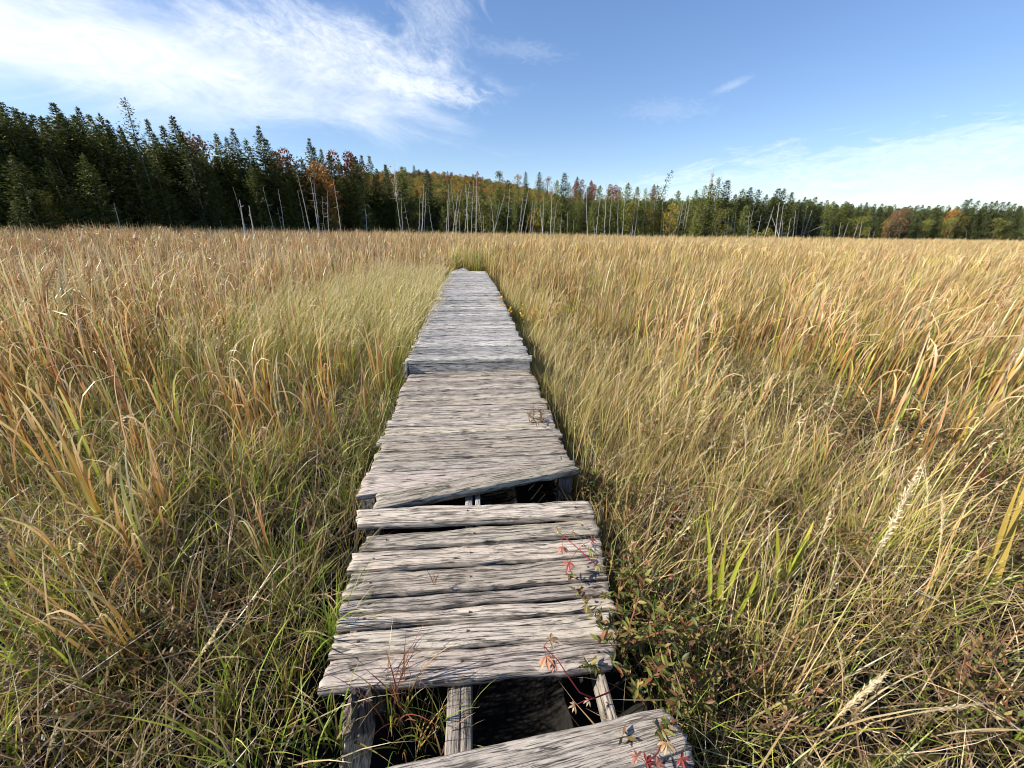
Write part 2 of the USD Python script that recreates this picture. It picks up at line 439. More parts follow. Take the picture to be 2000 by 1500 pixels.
def near_section():
    b = thing("boardwalk", "near stretch of boardwalk, eight wide bleached planks with gaps between them", "boardwalk", world(1.4, 0))
    # the four corners of every plank's top as seen: back left, back right, front left, front right
    rows = [((697, 992), (1150, 974), (697, 1022), (1160, 1004), 0.020),
            ((716, 1042), (1166, 1009), (702, 1070), (1170, 1041), -0.012),
            ((690, 1077), (1172, 1046), (678, 1112), (1178, 1081), 0.0),
            ((680, 1119), (1180, 1086), (672, 1164), (1186, 1126), 0.0),
            ((672, 1170), (1188, 1132), (662, 1196), (1194, 1156), 0.0),
            ((662, 1201), (1196, 1161), (653, 1227), (1200, 1184), -0.004),
            ((653, 1233), (1202, 1189), (642, 1277), (1208, 1232), 0.006),
            ((644, 1284), (1206, 1238), (617, 1346), (1198, 1298), 0.0)]
    base = np.array(world(1.4, 0))
    for i, (bl, br, fl, fr, dz) in enumerate(rows):
        z = -0.012 * i + dz
        c = [gnd(p[0], p[1] + dy, z) - base for p, dy in ((bl, 2), (br, 2), (fl, 0), (fr, 0))]
        lab = {0: "raised topmost plank, its front edge standing clear of the next", 7: "widest front plank with a torn left end"}.get(i)
        add_plank(b, c, 11 + i * 7, 90, 16, WOOD, 1.0, thick=0.040 if i else 0.045, label=lab, rough=0.0062, ragged=0.011, endrag=0.02)
        for k, f in enumerate((0.09, 0.46, 0.93)):
            p = (c[0] * (1 - f) + c[1] * f) * 0.5 + (c[2] * (1 - f) + c[3] * f) * 0.5
            nail(b, p, i * 10 + k)
    # joists under the deck, bared in the gap
    zt = -0.145
    for pxa, w, sd in ((884, 0.052, 71), (911, 0.042, 72)):
        p1 = gnd(pxa, 1415, zt) - base
        d = np.array([*AX, 0]) * 0.92
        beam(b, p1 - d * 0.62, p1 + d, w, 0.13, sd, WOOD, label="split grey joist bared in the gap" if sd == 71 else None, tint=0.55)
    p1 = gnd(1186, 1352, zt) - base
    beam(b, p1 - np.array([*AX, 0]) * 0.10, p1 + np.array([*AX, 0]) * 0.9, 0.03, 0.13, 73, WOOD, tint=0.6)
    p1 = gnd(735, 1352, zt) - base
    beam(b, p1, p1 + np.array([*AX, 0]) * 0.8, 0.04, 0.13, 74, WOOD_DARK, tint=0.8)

    f = thing("broken_plank", "thick rotten plank lying askew across the bottom of the frame, knotted and split", "plank", gnd(1000, 1480, -0.06))
    fb = gnd(1000, 1480, -0.06)
    c = [gnd(*p, -0.07) - fb for p in ((660, 1518), (1300, 1378), (780, 1640), (1352, 1455))]
    V, F, W = plank_mesh(*c, 0.055, 211, 100, 20, rough=0.009, ragged=0.014, endrag=0.03)
    put(f"{f}/board", V, F, WOOD, np.full((len(V), 3), 0.95), smooth=True, W=W)
    c = [gnd(*p, -0.10) - fb for p in ((1140, 1490), (1352, 1452), (1150, 1560), (1368, 1530))]
    V, F, W = plank_mesh(*c, 0.05, 217, 40, 14, rough=0.011, ragged=0.014, endrag=0.03)
    g = thing("plank_stub", "short crumbling plank end right of the broken plank at the bottom edge", "plank", fb)
    put(f"{g}/board", V, F, WOOD_GREY, np.full((len(V), 3), 0.75), smooth=True, W=W)


def mid_section():
    base = np.array(world(3.2, 0))
    b = thing("boardwalk", "middle stretch of boardwalk between step and hole, closely laid planks", "boardwalk", base)
    t0, t1 = 2.20, 4.42
    n = 17
    pitch = (t1 - t0) / n
    rng = np.random.default_rng(3)
    for i in range(n):
        ta, tb = t0 + i * pitch + 0.006, t0 + (i + 1) * pitch - 0.006
        l0 = -0.70 + rng.uniform(-0.02, 0.02) + 0.008 * math.sin(i)
        l1 = 0.715 + rng.uniform(-0.025, 0.025)
        if i in (6, 7):
            l1 += 0.03
        sk = rng.uniform(-0.006, 0.006)
        z0, z1 = rng.uniform(-0.005, 0.005, 2)
        c = [world(tb + sk, l0, z0) - base, world(tb - sk, l1, z1) - base, world(ta + sk, l0, z0) - base, world(ta - sk, l1, z1) - base]
        if i == 0:          # wedge beside the skewed plank
            c[2] = world(2.09, l0, z0 - 0.004) - base
            c[3] = world(2.27, l1 - 0.06, z1 - 0.004) - base
        add_plank(b, c, 101 + i, 56, 9, WOOD, 0.95 - 0.006 * i, rough=0.004, ragged=0.007, endrag=0.02)
    bl, br, fl, fr = (736, 962), (1120, 897), (728, 992), (1128, 914)
    c = [gnd(*bl, 0.03) - base, gnd(*br, 0.04) - base, gnd(*fl, 0.03) - base, gnd(*fr, 0.04) - base]
    add_plank(b, c, 133, 90, 16, WOOD, 1.0, thick=0.045, label="loose plank twisted out of line across the hole, its right end jutting out", rough=0.006, ragged=0.012, endrag=0.03)
    for l, w in ((-0.66, 0.045), (-0.02, 0.045), (0.035, 0.035), (0.64, 0.045)):
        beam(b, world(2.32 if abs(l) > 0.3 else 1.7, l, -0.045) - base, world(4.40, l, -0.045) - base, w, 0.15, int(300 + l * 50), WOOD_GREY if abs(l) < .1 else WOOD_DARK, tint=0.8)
    for k, l in enumerate((-0.735, 0.70)):
        for t in (2.25, 3.4):
            m = trimesh.creation.box([0.09, 0.09, 0.75])
            m = m.subdivide().subdivide()
            v = m.vertices + 0.006 * (meshkit.fbm(m.vertices * 18 + k + t, 3, 4)[:, None] - 0.5)
            v = v + world(t, l * 0.93, -0.43) - base
            put(f"{b}/support_post", v, m.faces, WOOD_DARK, np.full((len(v), 3), 0.8), W=np.stack([v[:, 2], v[:, 0], v[:, 1]], -1))


def far_section():
    base = np.array(world(8.5, 0))
    b = thing("boardwalk", "raised far stretch of grey boardwalk beyond the step, narrowing into the cattails", "boardwalk", base)
    t0, t1, H = 4.30, 14.7, 0.15
    n = 75
    pitch = (t1 - t0) / n
    rng = np.random.default_rng(8)
    for i in range(n):
        ta, tb = t0 + i * pitch + 0.006, t0 + (i + 1) * pitch - 0.007
        l0 = -0.715 + rng.uniform(-0.022, 0.022)
        l1 = 0.715 + rng.uniform(-0.022, 0.022)
        nar = 0.11 * np.clip((ta - 10.5) / 4, 0, 1)
        l0, l1 = l0 + nar, l1 - nar
        sk = rng.uniform(-0.006, 0.006)
        dz = -0.02 * max(0, (i - 62) / 13) ** 2
        z0, z1 = H + dz + rng.uniform(-0.007, 0.007, 2)
        cu = rng.uniform(-0.006, 0.006)
        c = [world(tb + sk, l0, z0 + cu) - base, world(tb - sk, l1, z1 + cu) - base, world(ta + sk, l0, z0) - base, world(ta - sk, l1, z1) - base]
        add_plank(b, c, 401 + i, 30 if i < 24 else 14, 6, WOOD_GREY, 1.0, rough=0.0055, ragged=0.010, endrag=0.025)
    c = [world(t0 + 0.026, -0.69, H - 0.038) - base, world(t0 + 0.026, 0.70, H - 0.038) - base]
    # the riser: a board on edge under the first plank
    dn = np.array([0, 0, -0.125])
    V, F, W = plank_mesh(c[0], c[1], c[0] + dn, c[1] + dn, 0.0, 555, 50, 6, rough=0.0, ragged=0.004)
    d = np.array([*AX, 0])
    nV = len(V)
    V2 = V - d * (0.018 + 0.012 * (meshkit.fbm(np.stack([W[:, 0] * 3, W[:, 1] * 50, 0 * W[:, 0]], -1), 3, 2)[:, None] - 0.5))
    put(f"{b}/riser", np.vstack([V2, V + d * 0.02]), np.vstack([F, F[:, ::-1] + nV]), WOOD_GREY, np.full((2 * nV, 3), 0.85), W=np.vstack([W, W]), label="grey board on edge closing the step")
    m = trimesh.creation.box([0.035, 0.10, 0.17]).subdivide().subdivide()
    v = m.vertices + 0.004 * (meshkit.fbm(m.vertices * 30, 3, 6)[:, None] - 0.5)
    put(f"{b}/corner_post", v + world(t0 + 0.02, -0.725, H - 0.11) - base, m.faces, WOOD_GREY, np.full((len(v), 3), 0.6), W=np.stack([v[:, 2] + 4, v[:, 0], v[:, 1]], -1))
    for l in (-0.66, 0.0, 0.66):
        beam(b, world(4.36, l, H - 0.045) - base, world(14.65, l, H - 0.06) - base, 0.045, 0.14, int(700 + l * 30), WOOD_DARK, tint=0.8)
    base = np.array(world(15.5, 0))
    e = thing("boardwalk", "sunken twisted last planks of the boardwalk, swallowed by cattails at its far end", "boardwalk", base)
    for i in range(10):
        ta, tb = 14.74 + i * 0.16, 14.87 + i * 0.16
        l0, l1 = -0.55 + 0.04 * i, 0.48 - 0.02 * i
        z0, z1 = 0.12 - 0.003 * i, 0.02 - 0.022 * i
        sk = 0.28
        c = [world(tb + sk, l0, z0) - base, world(tb - sk, l1, z1) - base, world(ta + sk, l0, z0) - base, world(ta - sk, l1, z1) - base]
        add_plank(e, c, 801 + i, 14, 5, WOOD_GREY, 0.9, rough=0.006, ragged=0.01)


def post_stump():
    p = gnd(706, 1360, -0.10)
    t = thing("post_stump", "pale square post with a charred broken top, left of the hole by the bottom edge", "post", p)
    nr, ns = 34, 28
    zz = np.linspace(-0.62, 0.0, nr)
    a = np.linspace(0, 2 * math.pi, ns + 1)[:-1]
    V, C, W = [], [], []
    for k, z in enumerate(zz):
        w = 0.062 if z < -0.13 else 0.050 - 0.012 * (z + 0.13) / 0.13
        sq = w / np.maximum(np.abs(np.cos(a)), np.abs(np.sin(a))) * 0.94
        sq = np.minimum(sq, w * 1.28)
        q = np.stack([np.cos(a) * 3, np.sin(a) * 3, 0 * a + z * 5], -1)
        r = sq + 0.022 * (meshkit.fbm(q * 1.5, 4, 3) - 0.5) * (0.4 if z < -0.15 else 1.3) + 0.006 * (meshkit.fbm(np.stack([a * 9, 0 * a, 0 * a + z * 3], -1), 3, 5) - 0.5)
        zt = z + (0.07 * (meshkit.fbm(np.stack([np.cos(a) * 2.5, np.sin(a) * 2.5, 0 * a], -1), 3, 8) - 0.55) if k >= nr - 3 else 0)
        V.append(np.stack([r * np.cos(a + 0.35) + 0.20 * z, r * np.sin(a + 0.35) - 0.02 * z, zt + 0 * a], -1))
        ch = np.clip((z + 0.17 + 0.05 * (meshkit.fbm(q * 2.2, 3, 21) - 0.5)) / 0.03, 0, 1)
        C.append((np.array([1.0, 0.90, 0.80])[None] * (1 - ch[:, None]) + np.array([0.22, 0.2, 0.19])[None] * ch[:, None]))
        W.append(np.stack([0 * a + z, 0.1 * a, 0 * a], -1))
    V, C, W = np.vstack(V), np.vstack(C), np.vstack(W)
    idx = np.arange(nr * ns).reshape(nr, ns)
    p0, p1 = idx[:-1], idx[1:]
    F = np.vstack([np.stack([p0, np.roll(p0, -1, 1), np.roll(p1, -1, 1)], -1).reshape(-1, 3), np.stack([p0, np.roll(p1, -1, 1), p1], -1).reshape(-1, 3)])
    top = np.vstack([V, [V[-ns:].mean(0) - [0, 0, 0.03]]])
    F = np.vstack([F, np.stack([idx[-1], np.roll(idx[-1], -1), np.full(ns, nr * ns)], -1)])
    put(f"{t}/shaft", top, F, WOOD, 1.5 * np.vstack([C, C[-1:]]), W=np.vstack([W, W[-1:]]))


near_section()
mid_section()
far_section()
post_stump()

# ------------------------------------------------------------------ blades, tufts, plumes, leaves
def blades(rng, n, base, h, w, lean_az, lean, bend, power=2.0, seg=5, tri=None, twist=0.3, taper=0.6):
    """n grass or cattail leaves as bent ribbons. base (n, 2 or 3); h, w, lean_az, lean, bend: n values; tri (n, 3, 3): colour at foot, middle, tip."""
    s = np.linspace(0, 1, seg + 1)
    th = lean[:, None] + bend[:, None] * s[None] ** power
    ds = 1.0 / seg
    tm = 0.5 * (th[:, 1:] + th[:, :-1])
    r = np.concatenate([np.zeros((n, 1)), np.cumsum(np.sin(tm) * ds, 1)], 1) * h[:, None]
    z = np.concatenate([np.zeros((n, 1)), np.cumsum(np.cos(tm) * ds, 1)], 1) * h[:, None]
    ca, sa = np.cos(lean_az)[:, None], np.sin(lean_az)[:, None]
    b3 = np.zeros((n, 3)); b3[:, :base.shape[1]] = base
    P = np.stack([b3[:, 0:1] + r * ca, b3[:, 1:2] + r * sa, b3[:, 2:3] + z], -1)
    tw = (rng.normal(0, 0.5, (n, 1)) + rng.normal(0, 1, (n, 1)) * twist * 3 * s[None])
    side = np.stack([-sa * np.cos(tw) + ca * np.cos(th) * np.sin(tw), ca * np.cos(tw) + sa * np.cos(th) * np.sin(tw), -np.sin(th) * np.sin(tw)], -1)
    prof = np.minimum(1.0, 0.7 + 1.2 * s) * np.clip((1 - s) / (1 - taper), 0, 1) ** 0.8
    wid = (w[:, None] * prof[None] * 0.5)[..., None] * side
    L, R = P - wid, P + wid
    V = np.stack([L, R], 2).reshape(n, -1, 3)[:, :-1]       # the two tip points merge into one
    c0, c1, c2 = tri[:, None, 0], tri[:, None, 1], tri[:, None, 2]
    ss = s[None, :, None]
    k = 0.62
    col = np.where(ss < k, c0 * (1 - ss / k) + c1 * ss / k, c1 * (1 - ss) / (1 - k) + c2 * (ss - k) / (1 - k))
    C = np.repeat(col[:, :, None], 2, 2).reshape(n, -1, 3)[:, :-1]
    m = 2 * seg + 1
    f = []
    for k in range(seg - 1):
        f += [[2 * k, 2 * k + 1, 2 * k + 3], [2 * k, 2 * k + 3, 2 * k + 2]]
    f.append([2 * seg - 2, 2 * seg - 1, 2 * seg])
    F = (np.array(f)[None] + (np.arange(n) * m)[:, None, None]).reshape(-1, 3)
    return V.reshape(-1, 3), F, C.reshape(-1, 3), P


def pick(rng, n, palette, jitter=0.14):
    wts = np.array([p[0] for p in palette], float)
    tri = np.array([p[1] for p in palette], float)[rng.choice(len(palette), n, p=wts / wts.sum())]
    return np.clip(tri * rng.normal(1, jitter, (n, 1, 1)) * rng.normal(1, 0.05, (n, 1, 3)), 0.005, 0.9)


def diamonds(pos, d, length, width, col, rng, flat=0.0):
    """Small leaf or seed shaped faces: pos (n,3) foot, d (n,3) direction."""
    n = len(pos)
    d = d / np.linalg.norm(d, axis=1, keepdims=True)
    r = rng.normal(0, 1, (n, 3)) + [0, 0, flat]
    s = np.cross(d, r)
    s /= np.linalg.norm(s, axis=1, keepdims=True) + 1e-9
    length, width = np.broadcast_to(length, (n,))[:, None], np.broadcast_to(width, (n,))[:, None]
    m = pos + d * length * 0.45
    V = np.stack([pos, m + s * width / 2, pos + d * length, m - s * width / 2], 1).reshape(-1, 3)
    F = (np.array([[0, 1, 2], [0, 2, 3]])[None] + (np.arange(n) * 4)[:, None, None]).reshape(-1, 3)
    return V, F, np.repeat(np.broadcast_to(col, (n, 3)), 4, 0)


def disc(rng, n, r):
    a, q = rng.uniform(0, 2 * math.pi, n), r * np.sqrt(rng.uniform(0, 1, n))
    return np.stack([q * np.cos(a), q * np.sin(a)], -1)


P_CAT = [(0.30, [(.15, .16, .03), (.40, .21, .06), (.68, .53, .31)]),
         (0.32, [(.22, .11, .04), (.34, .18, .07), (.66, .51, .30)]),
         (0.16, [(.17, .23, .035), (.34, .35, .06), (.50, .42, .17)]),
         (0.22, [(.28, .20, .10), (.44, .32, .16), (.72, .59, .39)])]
P_CATFAR = [(0.44, [(.20, .14, .035), (.37, .235, .08), (.58, .435, .215)]),
            (0.20, [(.20, .10, .035), (.36, .175, .06), (.53, .365, .18)]),
            (0.20, [(.20, .23, .035), (.40, .35, .07), (.54, .44, .16)]),
            (0.16, [(.25, .18, .07), (.41, .30, .14), (.64, .51, .30)])]
P_CATBROWN = [(0.42, [(.18, .115, .035), (.32, .18, .065), (.54, .40, .21)]),
              (0.26, [(.16, .075, .03), (.28, .115, .04), (.47, .31, .155)]),
              (0.16, [(.19, .21, .04), (.36, .32, .06), (.52, .42, .17)]),
              (0.16, [(.25, .18, .09), (.40, .29, .15), (.64, .51, .32)])]
P_SEDGE = [(0.26, [(.06, .09, .012), (.18, .23, .03), (.42, .40, .09)]),
           (0.20, [(.09, .12, .014), (.30, .35, .035), (.52, .49, .10)]),
           (0.32, [(.15, .09, .035), (.36, .23, .08), (.62, .47, .23)]),
           (0.22, [(.20, .14, .06), (.46, .35, .17), (.70, .58, .36)])]
P_GREEN = [(0.6, [(.06, .10, .012), (.17, .23, .03), (.36, .38, .08)]),
           (0.25, [(.09, .13, .02), (.24, .31, .04), (.40, .40, .09)]),
           (0.15, [(.12, .10, .04), (.3, .24, .1), (.5, .4, .2)])]
P_GOLD = [(0.45, [(.17, .15, .035), (.42, .30, .10), (.64, .49, .24)]),
          (0.3, [(.12, .15, .03), (.30, .28, .07), (.50, .42, .18)]),
          (0.25, [(.22, .13, .06), (.40, .25, .12), (.52, .37, .21)])]
P_REED = [(0.5, [(.16, .16, .03), (.38, .33, .08), (.58, .47, .22)]),
          (0.3, [(.12, .17, .025), (.28, .30, .05), (.50, .45, .16)]),
          (0.2, [(.20, .14, .05), (.42, .29, .12), (.58, .44, .24)])]
P_DEAD = [(0.6, [(.20, .13, .06), (.32, .22, .11), (.48, .36, .21)]),
          (0.25, [(.14, .09, .05), (.2, .13, .07), (.28, .19, .11)]),
          (0.15, [(.36, .29, .2), (.5, .42, .3), (.62, .53, .4)])]
P_RED = [(1.0, [(.14, .09, .04), (.26, .07, .05), (.36, .10, .08)])]
WIND = 0.15                                     # the wind leans everything to the right


def cattail_clump(seed, n, spread, h, w, seg, pal, curl=0.55):
    rng = np.random.default_rng(seed)
    base = disc(rng, n, spread)
    hh = h * rng.uniform(0.62, 1.1, n)
    az = rng.vonmises(WIND, 0.7, n)
    lean = np.abs(rng.normal(0.03, 0.09, n))
    bend = np.where(rng.random(n) < curl, rng.uniform(1.3, 3.1, n), rng.uniform(0.05, 0.5, n))
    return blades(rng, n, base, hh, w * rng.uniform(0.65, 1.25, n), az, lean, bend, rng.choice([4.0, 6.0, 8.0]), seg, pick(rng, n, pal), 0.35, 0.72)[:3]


def sedge_tuft(seed, n, spread, h, w, seg, pal, lean=0.45, bend=0.9):
    rng = np.random.default_rng(seed)
    base = disc(rng, n, spread)
    az = rng.vonmises(WIND, 0.35, n)
    return blades(rng, n, base, h * rng.uniform(0.4, 1.1, n), w * rng.uniform(0.6, 1.4, n), az, np.abs(rng.normal(0.1, lean * 0.6, n)),
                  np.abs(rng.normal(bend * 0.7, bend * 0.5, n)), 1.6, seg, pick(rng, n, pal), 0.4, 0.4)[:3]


def litter(seed, n, spread):
    """Dead blades lying and leaning every way."""
    rng = np.random.default_rng(seed)
    base = np.concatenate([disc(rng, n, spread), rng.uniform(0.02, 0.30, (n, 1))], 1)
    return blades(rng, n, base, rng.uniform(0.15, 0.42, n), rng.uniform(0.002, 0.006, n), rng.uniform(0, 6.28, n), rng.uniform(0.5, 1.4, n),
                  rng.uniform(-0.9, 1.6, n), 1.5, 4, pick(rng, n, P_DEAD), 0.4, 0.5)[:3]


def plume_on(rng, P, start, count, size, col, spread=0.5):
    """A seed head along the last part of the stem polyline P."""
    k = len(P) - 1
    f = start + (1 - start) * rng.uniform(0, 1, count)
    x = f * k
    i = np.minimum(x.astype(int), k - 1)
    q = P[i] + (P[i + 1] - P[i]) * (x - i)[:, None]
    d = P[i + 1] - P[i]
    d /= np.linalg.norm(d, axis=1, keepdims=True)
    body = np.sin(np.clip((f - start) / (1 - start), 0.03, 0.97) * math.pi) ** 0.7
    d = d + rng.normal(0, spread, (count, 3)) + np.array([0.25, 0, -0.1])
    ln = 0.46 * size * body * rng.uniform(0.5, 1.3, count)
    return diamonds(q + rng.normal(0, 0.06, (count, 3)) * size, d, ln, ln * 0.2, np.asarray(col) * rng.uniform(0.75, 1.2, (count, 1)), rng)


def reed_tuft(seed, n, spread, h, seg=6, heads=30, gold=True):
    rng = np.random.default_rng(seed)
    base = disc(rng, n, spread)
    az = rng.vonmises(WIND, 3.0, n)
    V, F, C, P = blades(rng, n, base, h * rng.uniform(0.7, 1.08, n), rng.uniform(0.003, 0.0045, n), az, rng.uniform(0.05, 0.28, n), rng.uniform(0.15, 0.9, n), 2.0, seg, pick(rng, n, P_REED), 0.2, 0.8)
    parts = [(V, F, C)]
    for i in range(n):
        if rng.random() < 0.7:
            parts.append(plume_on(rng, P[i], 0.76, heads, 0.06, (.66, .54, .31), 0.35))
    parts.append(sedge_tuft(seed + 1, n, spread * 1.2, h * 0.62, 0.004, 4, P_REED, 0.3, 0.7))
    return join(parts)


def shrub(seed, stems, h, leaf, cols, per=26, spread=0.12):
    """A low leafy bush: thin stems with many small leaves."""
    rng = np.random.default_rng(seed)
    base = disc(rng, stems, spread)
    az = rng.uniform(0, 6.28, stems)
    tri = np.tile(np.array([(.07, .04, .03), (.11, .06, .04), (.16, .07, .05)])[None], (stems, 1, 1))
    V, F, C, P = blades(rng, stems, base, h * rng.uniform(0.5, 1.1, stems), np.full(stems, 0.005), az, rng.uniform(0.05, 0.6, stems), rng.uniform(-0.3, 0.5, stems), 1.5, 5, tri, 0.2, 0.9)
    parts = [(V, F, C)]
    cols = np.array(cols)
    for i in range(stems):
        f = rng.uniform(0.25, 1, per) * 5
        k = np.minimum(f.astype(int), 4)
        q = P[i][k] + (P[i][k + 1] - P[i][k]) * (f - k)[:, None]
        d = rng.normal(0, 1, (per, 3)) * [1, 1, 0.5] + [0, 0, 0.7]
        ln = leaf * rng.uniform(0.6, 1.25, per)
        c = cols[rng.integers(0, len(cols), per)] * rng.uniform(0.7, 1.25, (per, 1))
        parts.append(diamonds(q, d, ln, ln * 0.36, c, rng))
    return join(parts)


OLIVE = [(.10, .12, .03), (.14, .14, .035), (.07, .09, .02), (.20, .15, .05), (.17, .08, .04)]
RUSSET = [(.12, .11, .03), (.20, .11, .05), (.24, .10, .05), (.26, .19, .07), (.09, .10, .025)]


def field(rmin, rmax, step, growth, azmax, seed, back=False):
    """Jittered ground points in the camera's sector, sparser with distance."""
    rng = np.random.default_rng(seed)
    out, r = [], rmin
    while r < rmax:
        st = step * (1 + growth * (r - rmin))
        amax = math.pi if (back and r < 2.6) else azmax
        n = max(1, int(2 * amax * r / st))
        a = -amax + (np.arange(n) + rng.uniform(0, 1, n)) * 2 * amax / n
        q = r + rng.uniform(-0.5, 0.5, n) * st * 1.2
        out.append(np.stack([q * np.sin(a), q * np.cos(a)], -1))
        r += st
    return np.vstack(out), rng


def on_ground(xy):
    return np.stack([xy[:, 0], xy[:, 1], terrain(xy[:, 0], xy[:, 1])], -1)


BUSHES = [(1025, 640), (1105, 630), (1000, 625)]


def clear_of_walk(xy, pad=0.0):
    t, l = tl(xy[:, 0], xy[:, 1])
    half = np.where(t < 2.0, 0.66, 0.74) + pad
    open_ = (np.abs(l) > half) | (t > 16.6) | (t < -2.5)
    for px, py in BUSHES:
        g = gnd(px, py, -0.2)
        v = xy - g[:2]
        along = v @ (g[:2] / np.hypot(*g[:2]))
        cross = np.abs(v[:, 0] * g[1] - v[:, 1] * g[0]) / np.hypot(*g[:2])
        open_ &= ~((cross < 0.22) & (along < 0.3) & (along > -0.9))
    return open_


def patch(xy, f, seed):
    return meshkit.fbm(np.stack([xy[:, 0] * f, xy[:, 1] * f, 0 * xy[:, 0]], -1), 3, seed)


def plant(name, protos, xy, rng, mat, label, category, smin=0.8, smax=1.2, yaw=0.5, scale=None, drop=0.0):
    n = len(xy)
    p = on_ground(xy)
    p[:, 2] -= 0.01 + drop
    s = rng.uniform(smin, smax, n) if scale is None else scale * rng.uniform(smin, smax, n)
    return scatter(name, protos, p, rng.uniform(-yaw, yaw, n), s, rng.integers(0, len(protos), n), mat, label, category)


def build_fields():
    # ---- cattail bed, far
    xy, rng = field(20, 172, 0.70, 0.012, math.radians(59), 41)
    r, az = np.hypot(*xy.T), np.arctan2(xy[:, 0], xy[:, 1])
    keep = r < edge_r(az) - 1.5 + 3 * (patch(xy, 0.15, 3) - .5)
    xy = xy[keep]
    az = az[keep]
    tall = np.interp(np.degrees(az), [-50, -20, 0, 50], [1.12, 1.05, 0.97, 0.93]) * (0.78 + 0.42 * patch(xy, 0.14, 6))
    far = [cattail_clump(900 + k, 25, 0.52, 1.66, 0.023, 6, P_CATFAR, 0.78) for k in range(7)]
    brown = [cattail_clump(910 + k, 24, 0.52, 1.68, 0.023, 6, P_CATBROWN, 0.8) for k in range(5)]
    lf = np.degrees(az) < -14 + 10 * (patch(xy, 0.1, 77) - .5) + 14 * (rng.random(len(xy)) - .5)
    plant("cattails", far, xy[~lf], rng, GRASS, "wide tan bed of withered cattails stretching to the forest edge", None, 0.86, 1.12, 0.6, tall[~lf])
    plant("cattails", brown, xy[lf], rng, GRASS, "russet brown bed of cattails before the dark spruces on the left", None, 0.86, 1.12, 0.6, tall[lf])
    # ---- cattail bed, middle distance
    xy, rng = field(6.5, 20.5, 0.34, 0.02, math.radians(60), 42)
    t, l = tl(*xy.T)
    ok = clear_of_walk(xy, 0.05)
    reedy = (l < -0.6) & (l > -3.6 + 0.12 * (t - 9)) & (t < 13.5)
    grassy = (l > 0) & (l < 2.6 - 0.10 * t + 1.6 * patch(xy, 0.5, 4)) & (t < 10.5)
    pth = (np.abs(l) < 0.62) & (t > 16)
    dens = np.where(reedy, 0.05, np.where(grassy, 0.25, 0.93)) * np.where(t < 9, np.where(l < 0, 0.75, 0.8), 1.0)
    keep = ok & (rng.random(len(xy)) < dens) & ~(pth & (t < 18))
    q = xy[keep]
    ql = tl(*q.T)[1] < 0
    mid = [cattail_clump(930 + k, 12, 0.20, 1.42, 0.015, 7, P_CAT if k % 4 == 0 else P_CATFAR, 0.66) for k in range(8)]
    plant("cattails", mid, q[~ql], rng, GRASS, "tan and yellow cattails to the right of the raised boardwalk", None, 0.72, 1.08, 0.6, 0.86 + 0.24 * patch(q[~ql], 0.35, 8))
    mid = [cattail_clump(940 + k, 11, 0.18, 1.52, 0.0165, 8, P_CAT if k % 2 == 0 else P_CATBROWN, 0.72) for k in range(8)]
    plant("cattails", mid, q[ql], rng, GRASS, "orange and brown cattails with curled tips to the left of the raised boardwalk", None, 0.78, 1.12, 0.6, 0.88 + 0.26 * patch(q[ql], 0.35, 8))
    # ---- pale reed grass left of the raised stretch
    xy, rng = field(4.6, 15.5, 0.23, 0.02, math.radians(60), 43)
    t, l = tl(*xy.T)
    reedy = (l < -0.80) & (l > -3.5 + 0.12 * (t - 9) - 1.2 * (patch(xy, 0.6, 2) - .4)) & (t < 13.8) & (t > 4.4)
    extra = (l < -2.5) & (l > -9) & (t > 5) & (t < 9.5) & (patch(xy, 0.45, 12) > 0.56)
    keep = reedy & (rng.random(len(xy)) < 0.9) | extra & (rng.random(len(xy)) < 0.6)
    reeds = [reed_tuft(960 + k, 16, 0.17, 1.25, 6, 26) for k in range(6)]
    plant("reed_grass", reeds, xy[keep], rng, GRASS, "pale feathery reed grass leaning right, left of the raised boardwalk", None, 0.8, 1.08, 0.25)
    # ---- thin golden grass right of the boardwalk
    xy, rng = field(1.5, 11, 0.19, 0.03, math.radians(60), 44)
    t, l = tl(*xy.T)
    lim = np.interp(t, [0, 1.2, 2, 3, 5, 8, 10.5], [2.2, 2.3, 2.6, 2.9, 3.2, 2.7, 1.7]) + 1.4 * (patch(xy, 0.6, 14) - .5)
    keep = clear_of_walk(xy, 0.05) & (l > 0.78) & (l < lim) & (rng.random(len(xy)) < np.where(t < 2.0, 0.6, 0.92) * np.clip(0.25 + 1.35 * patch(xy, 0.9, 23), 0, 1)) & (t > 0.9) & (np.hypot(*xy.T) > 1.5)
    fine = []
    for k in range(6):
        rg = np.random.default_rng(980 + k)
        fine.append(join([sedge_tuft(981 + k, 46, 0.15, 0.78, 0.0042, 5, P_GOLD, 0.22, 0.6), reed_tuft(991 + k, 4, 0.14, 1.05, 6, 18), sedge_tuft(986 + k, 14, 0.15, 0.5, 0.005, 4, P_SEDGE)]))
    q = xy[keep]
    rr = np.hypot(*q.T)
    plant("golden_grass", fine, q, rng, GRASS, "fine golden brown grass leaning along the right edge of the boardwalk", None, 0.8, 1.12, 0.45, np.clip(0.62 + 0.12 * rr, 0.6, 1.0) * (0.62 + 0.72 * patch(q, 0.8, 27)))
    # ---- sedge: the green and straw undergrowth everywhere near
    xy, rng = field(0.7, 15, 0.155, 0.055, math.radians(64), 45, back=True)
    t, l = tl(*xy.T)
    r = np.hypot(*xy.T)
    keep = clear_of_walk(xy, 0.05) & ~((l < -0.62) & (l > -1.15) & (t < 0.95) & (t > 0.35)) & (rng.random(len(xy)) < np.where(l > 0, np.where((patch(xy, 0.8, 17) > 0.46) & (l > 1.8) & (t < 6.5) & (t > 2.5), 0.45, 0.88), 0.96))
    q, rq = xy[keep], r[keep]
    tufts = [join([sedge_tuft(1000 + 3 * k, 27, 0.10, 0.66, 0.0078, 5, P_SEDGE), litter(1400 + k, 6, 0.16)]) for k in range(10)]
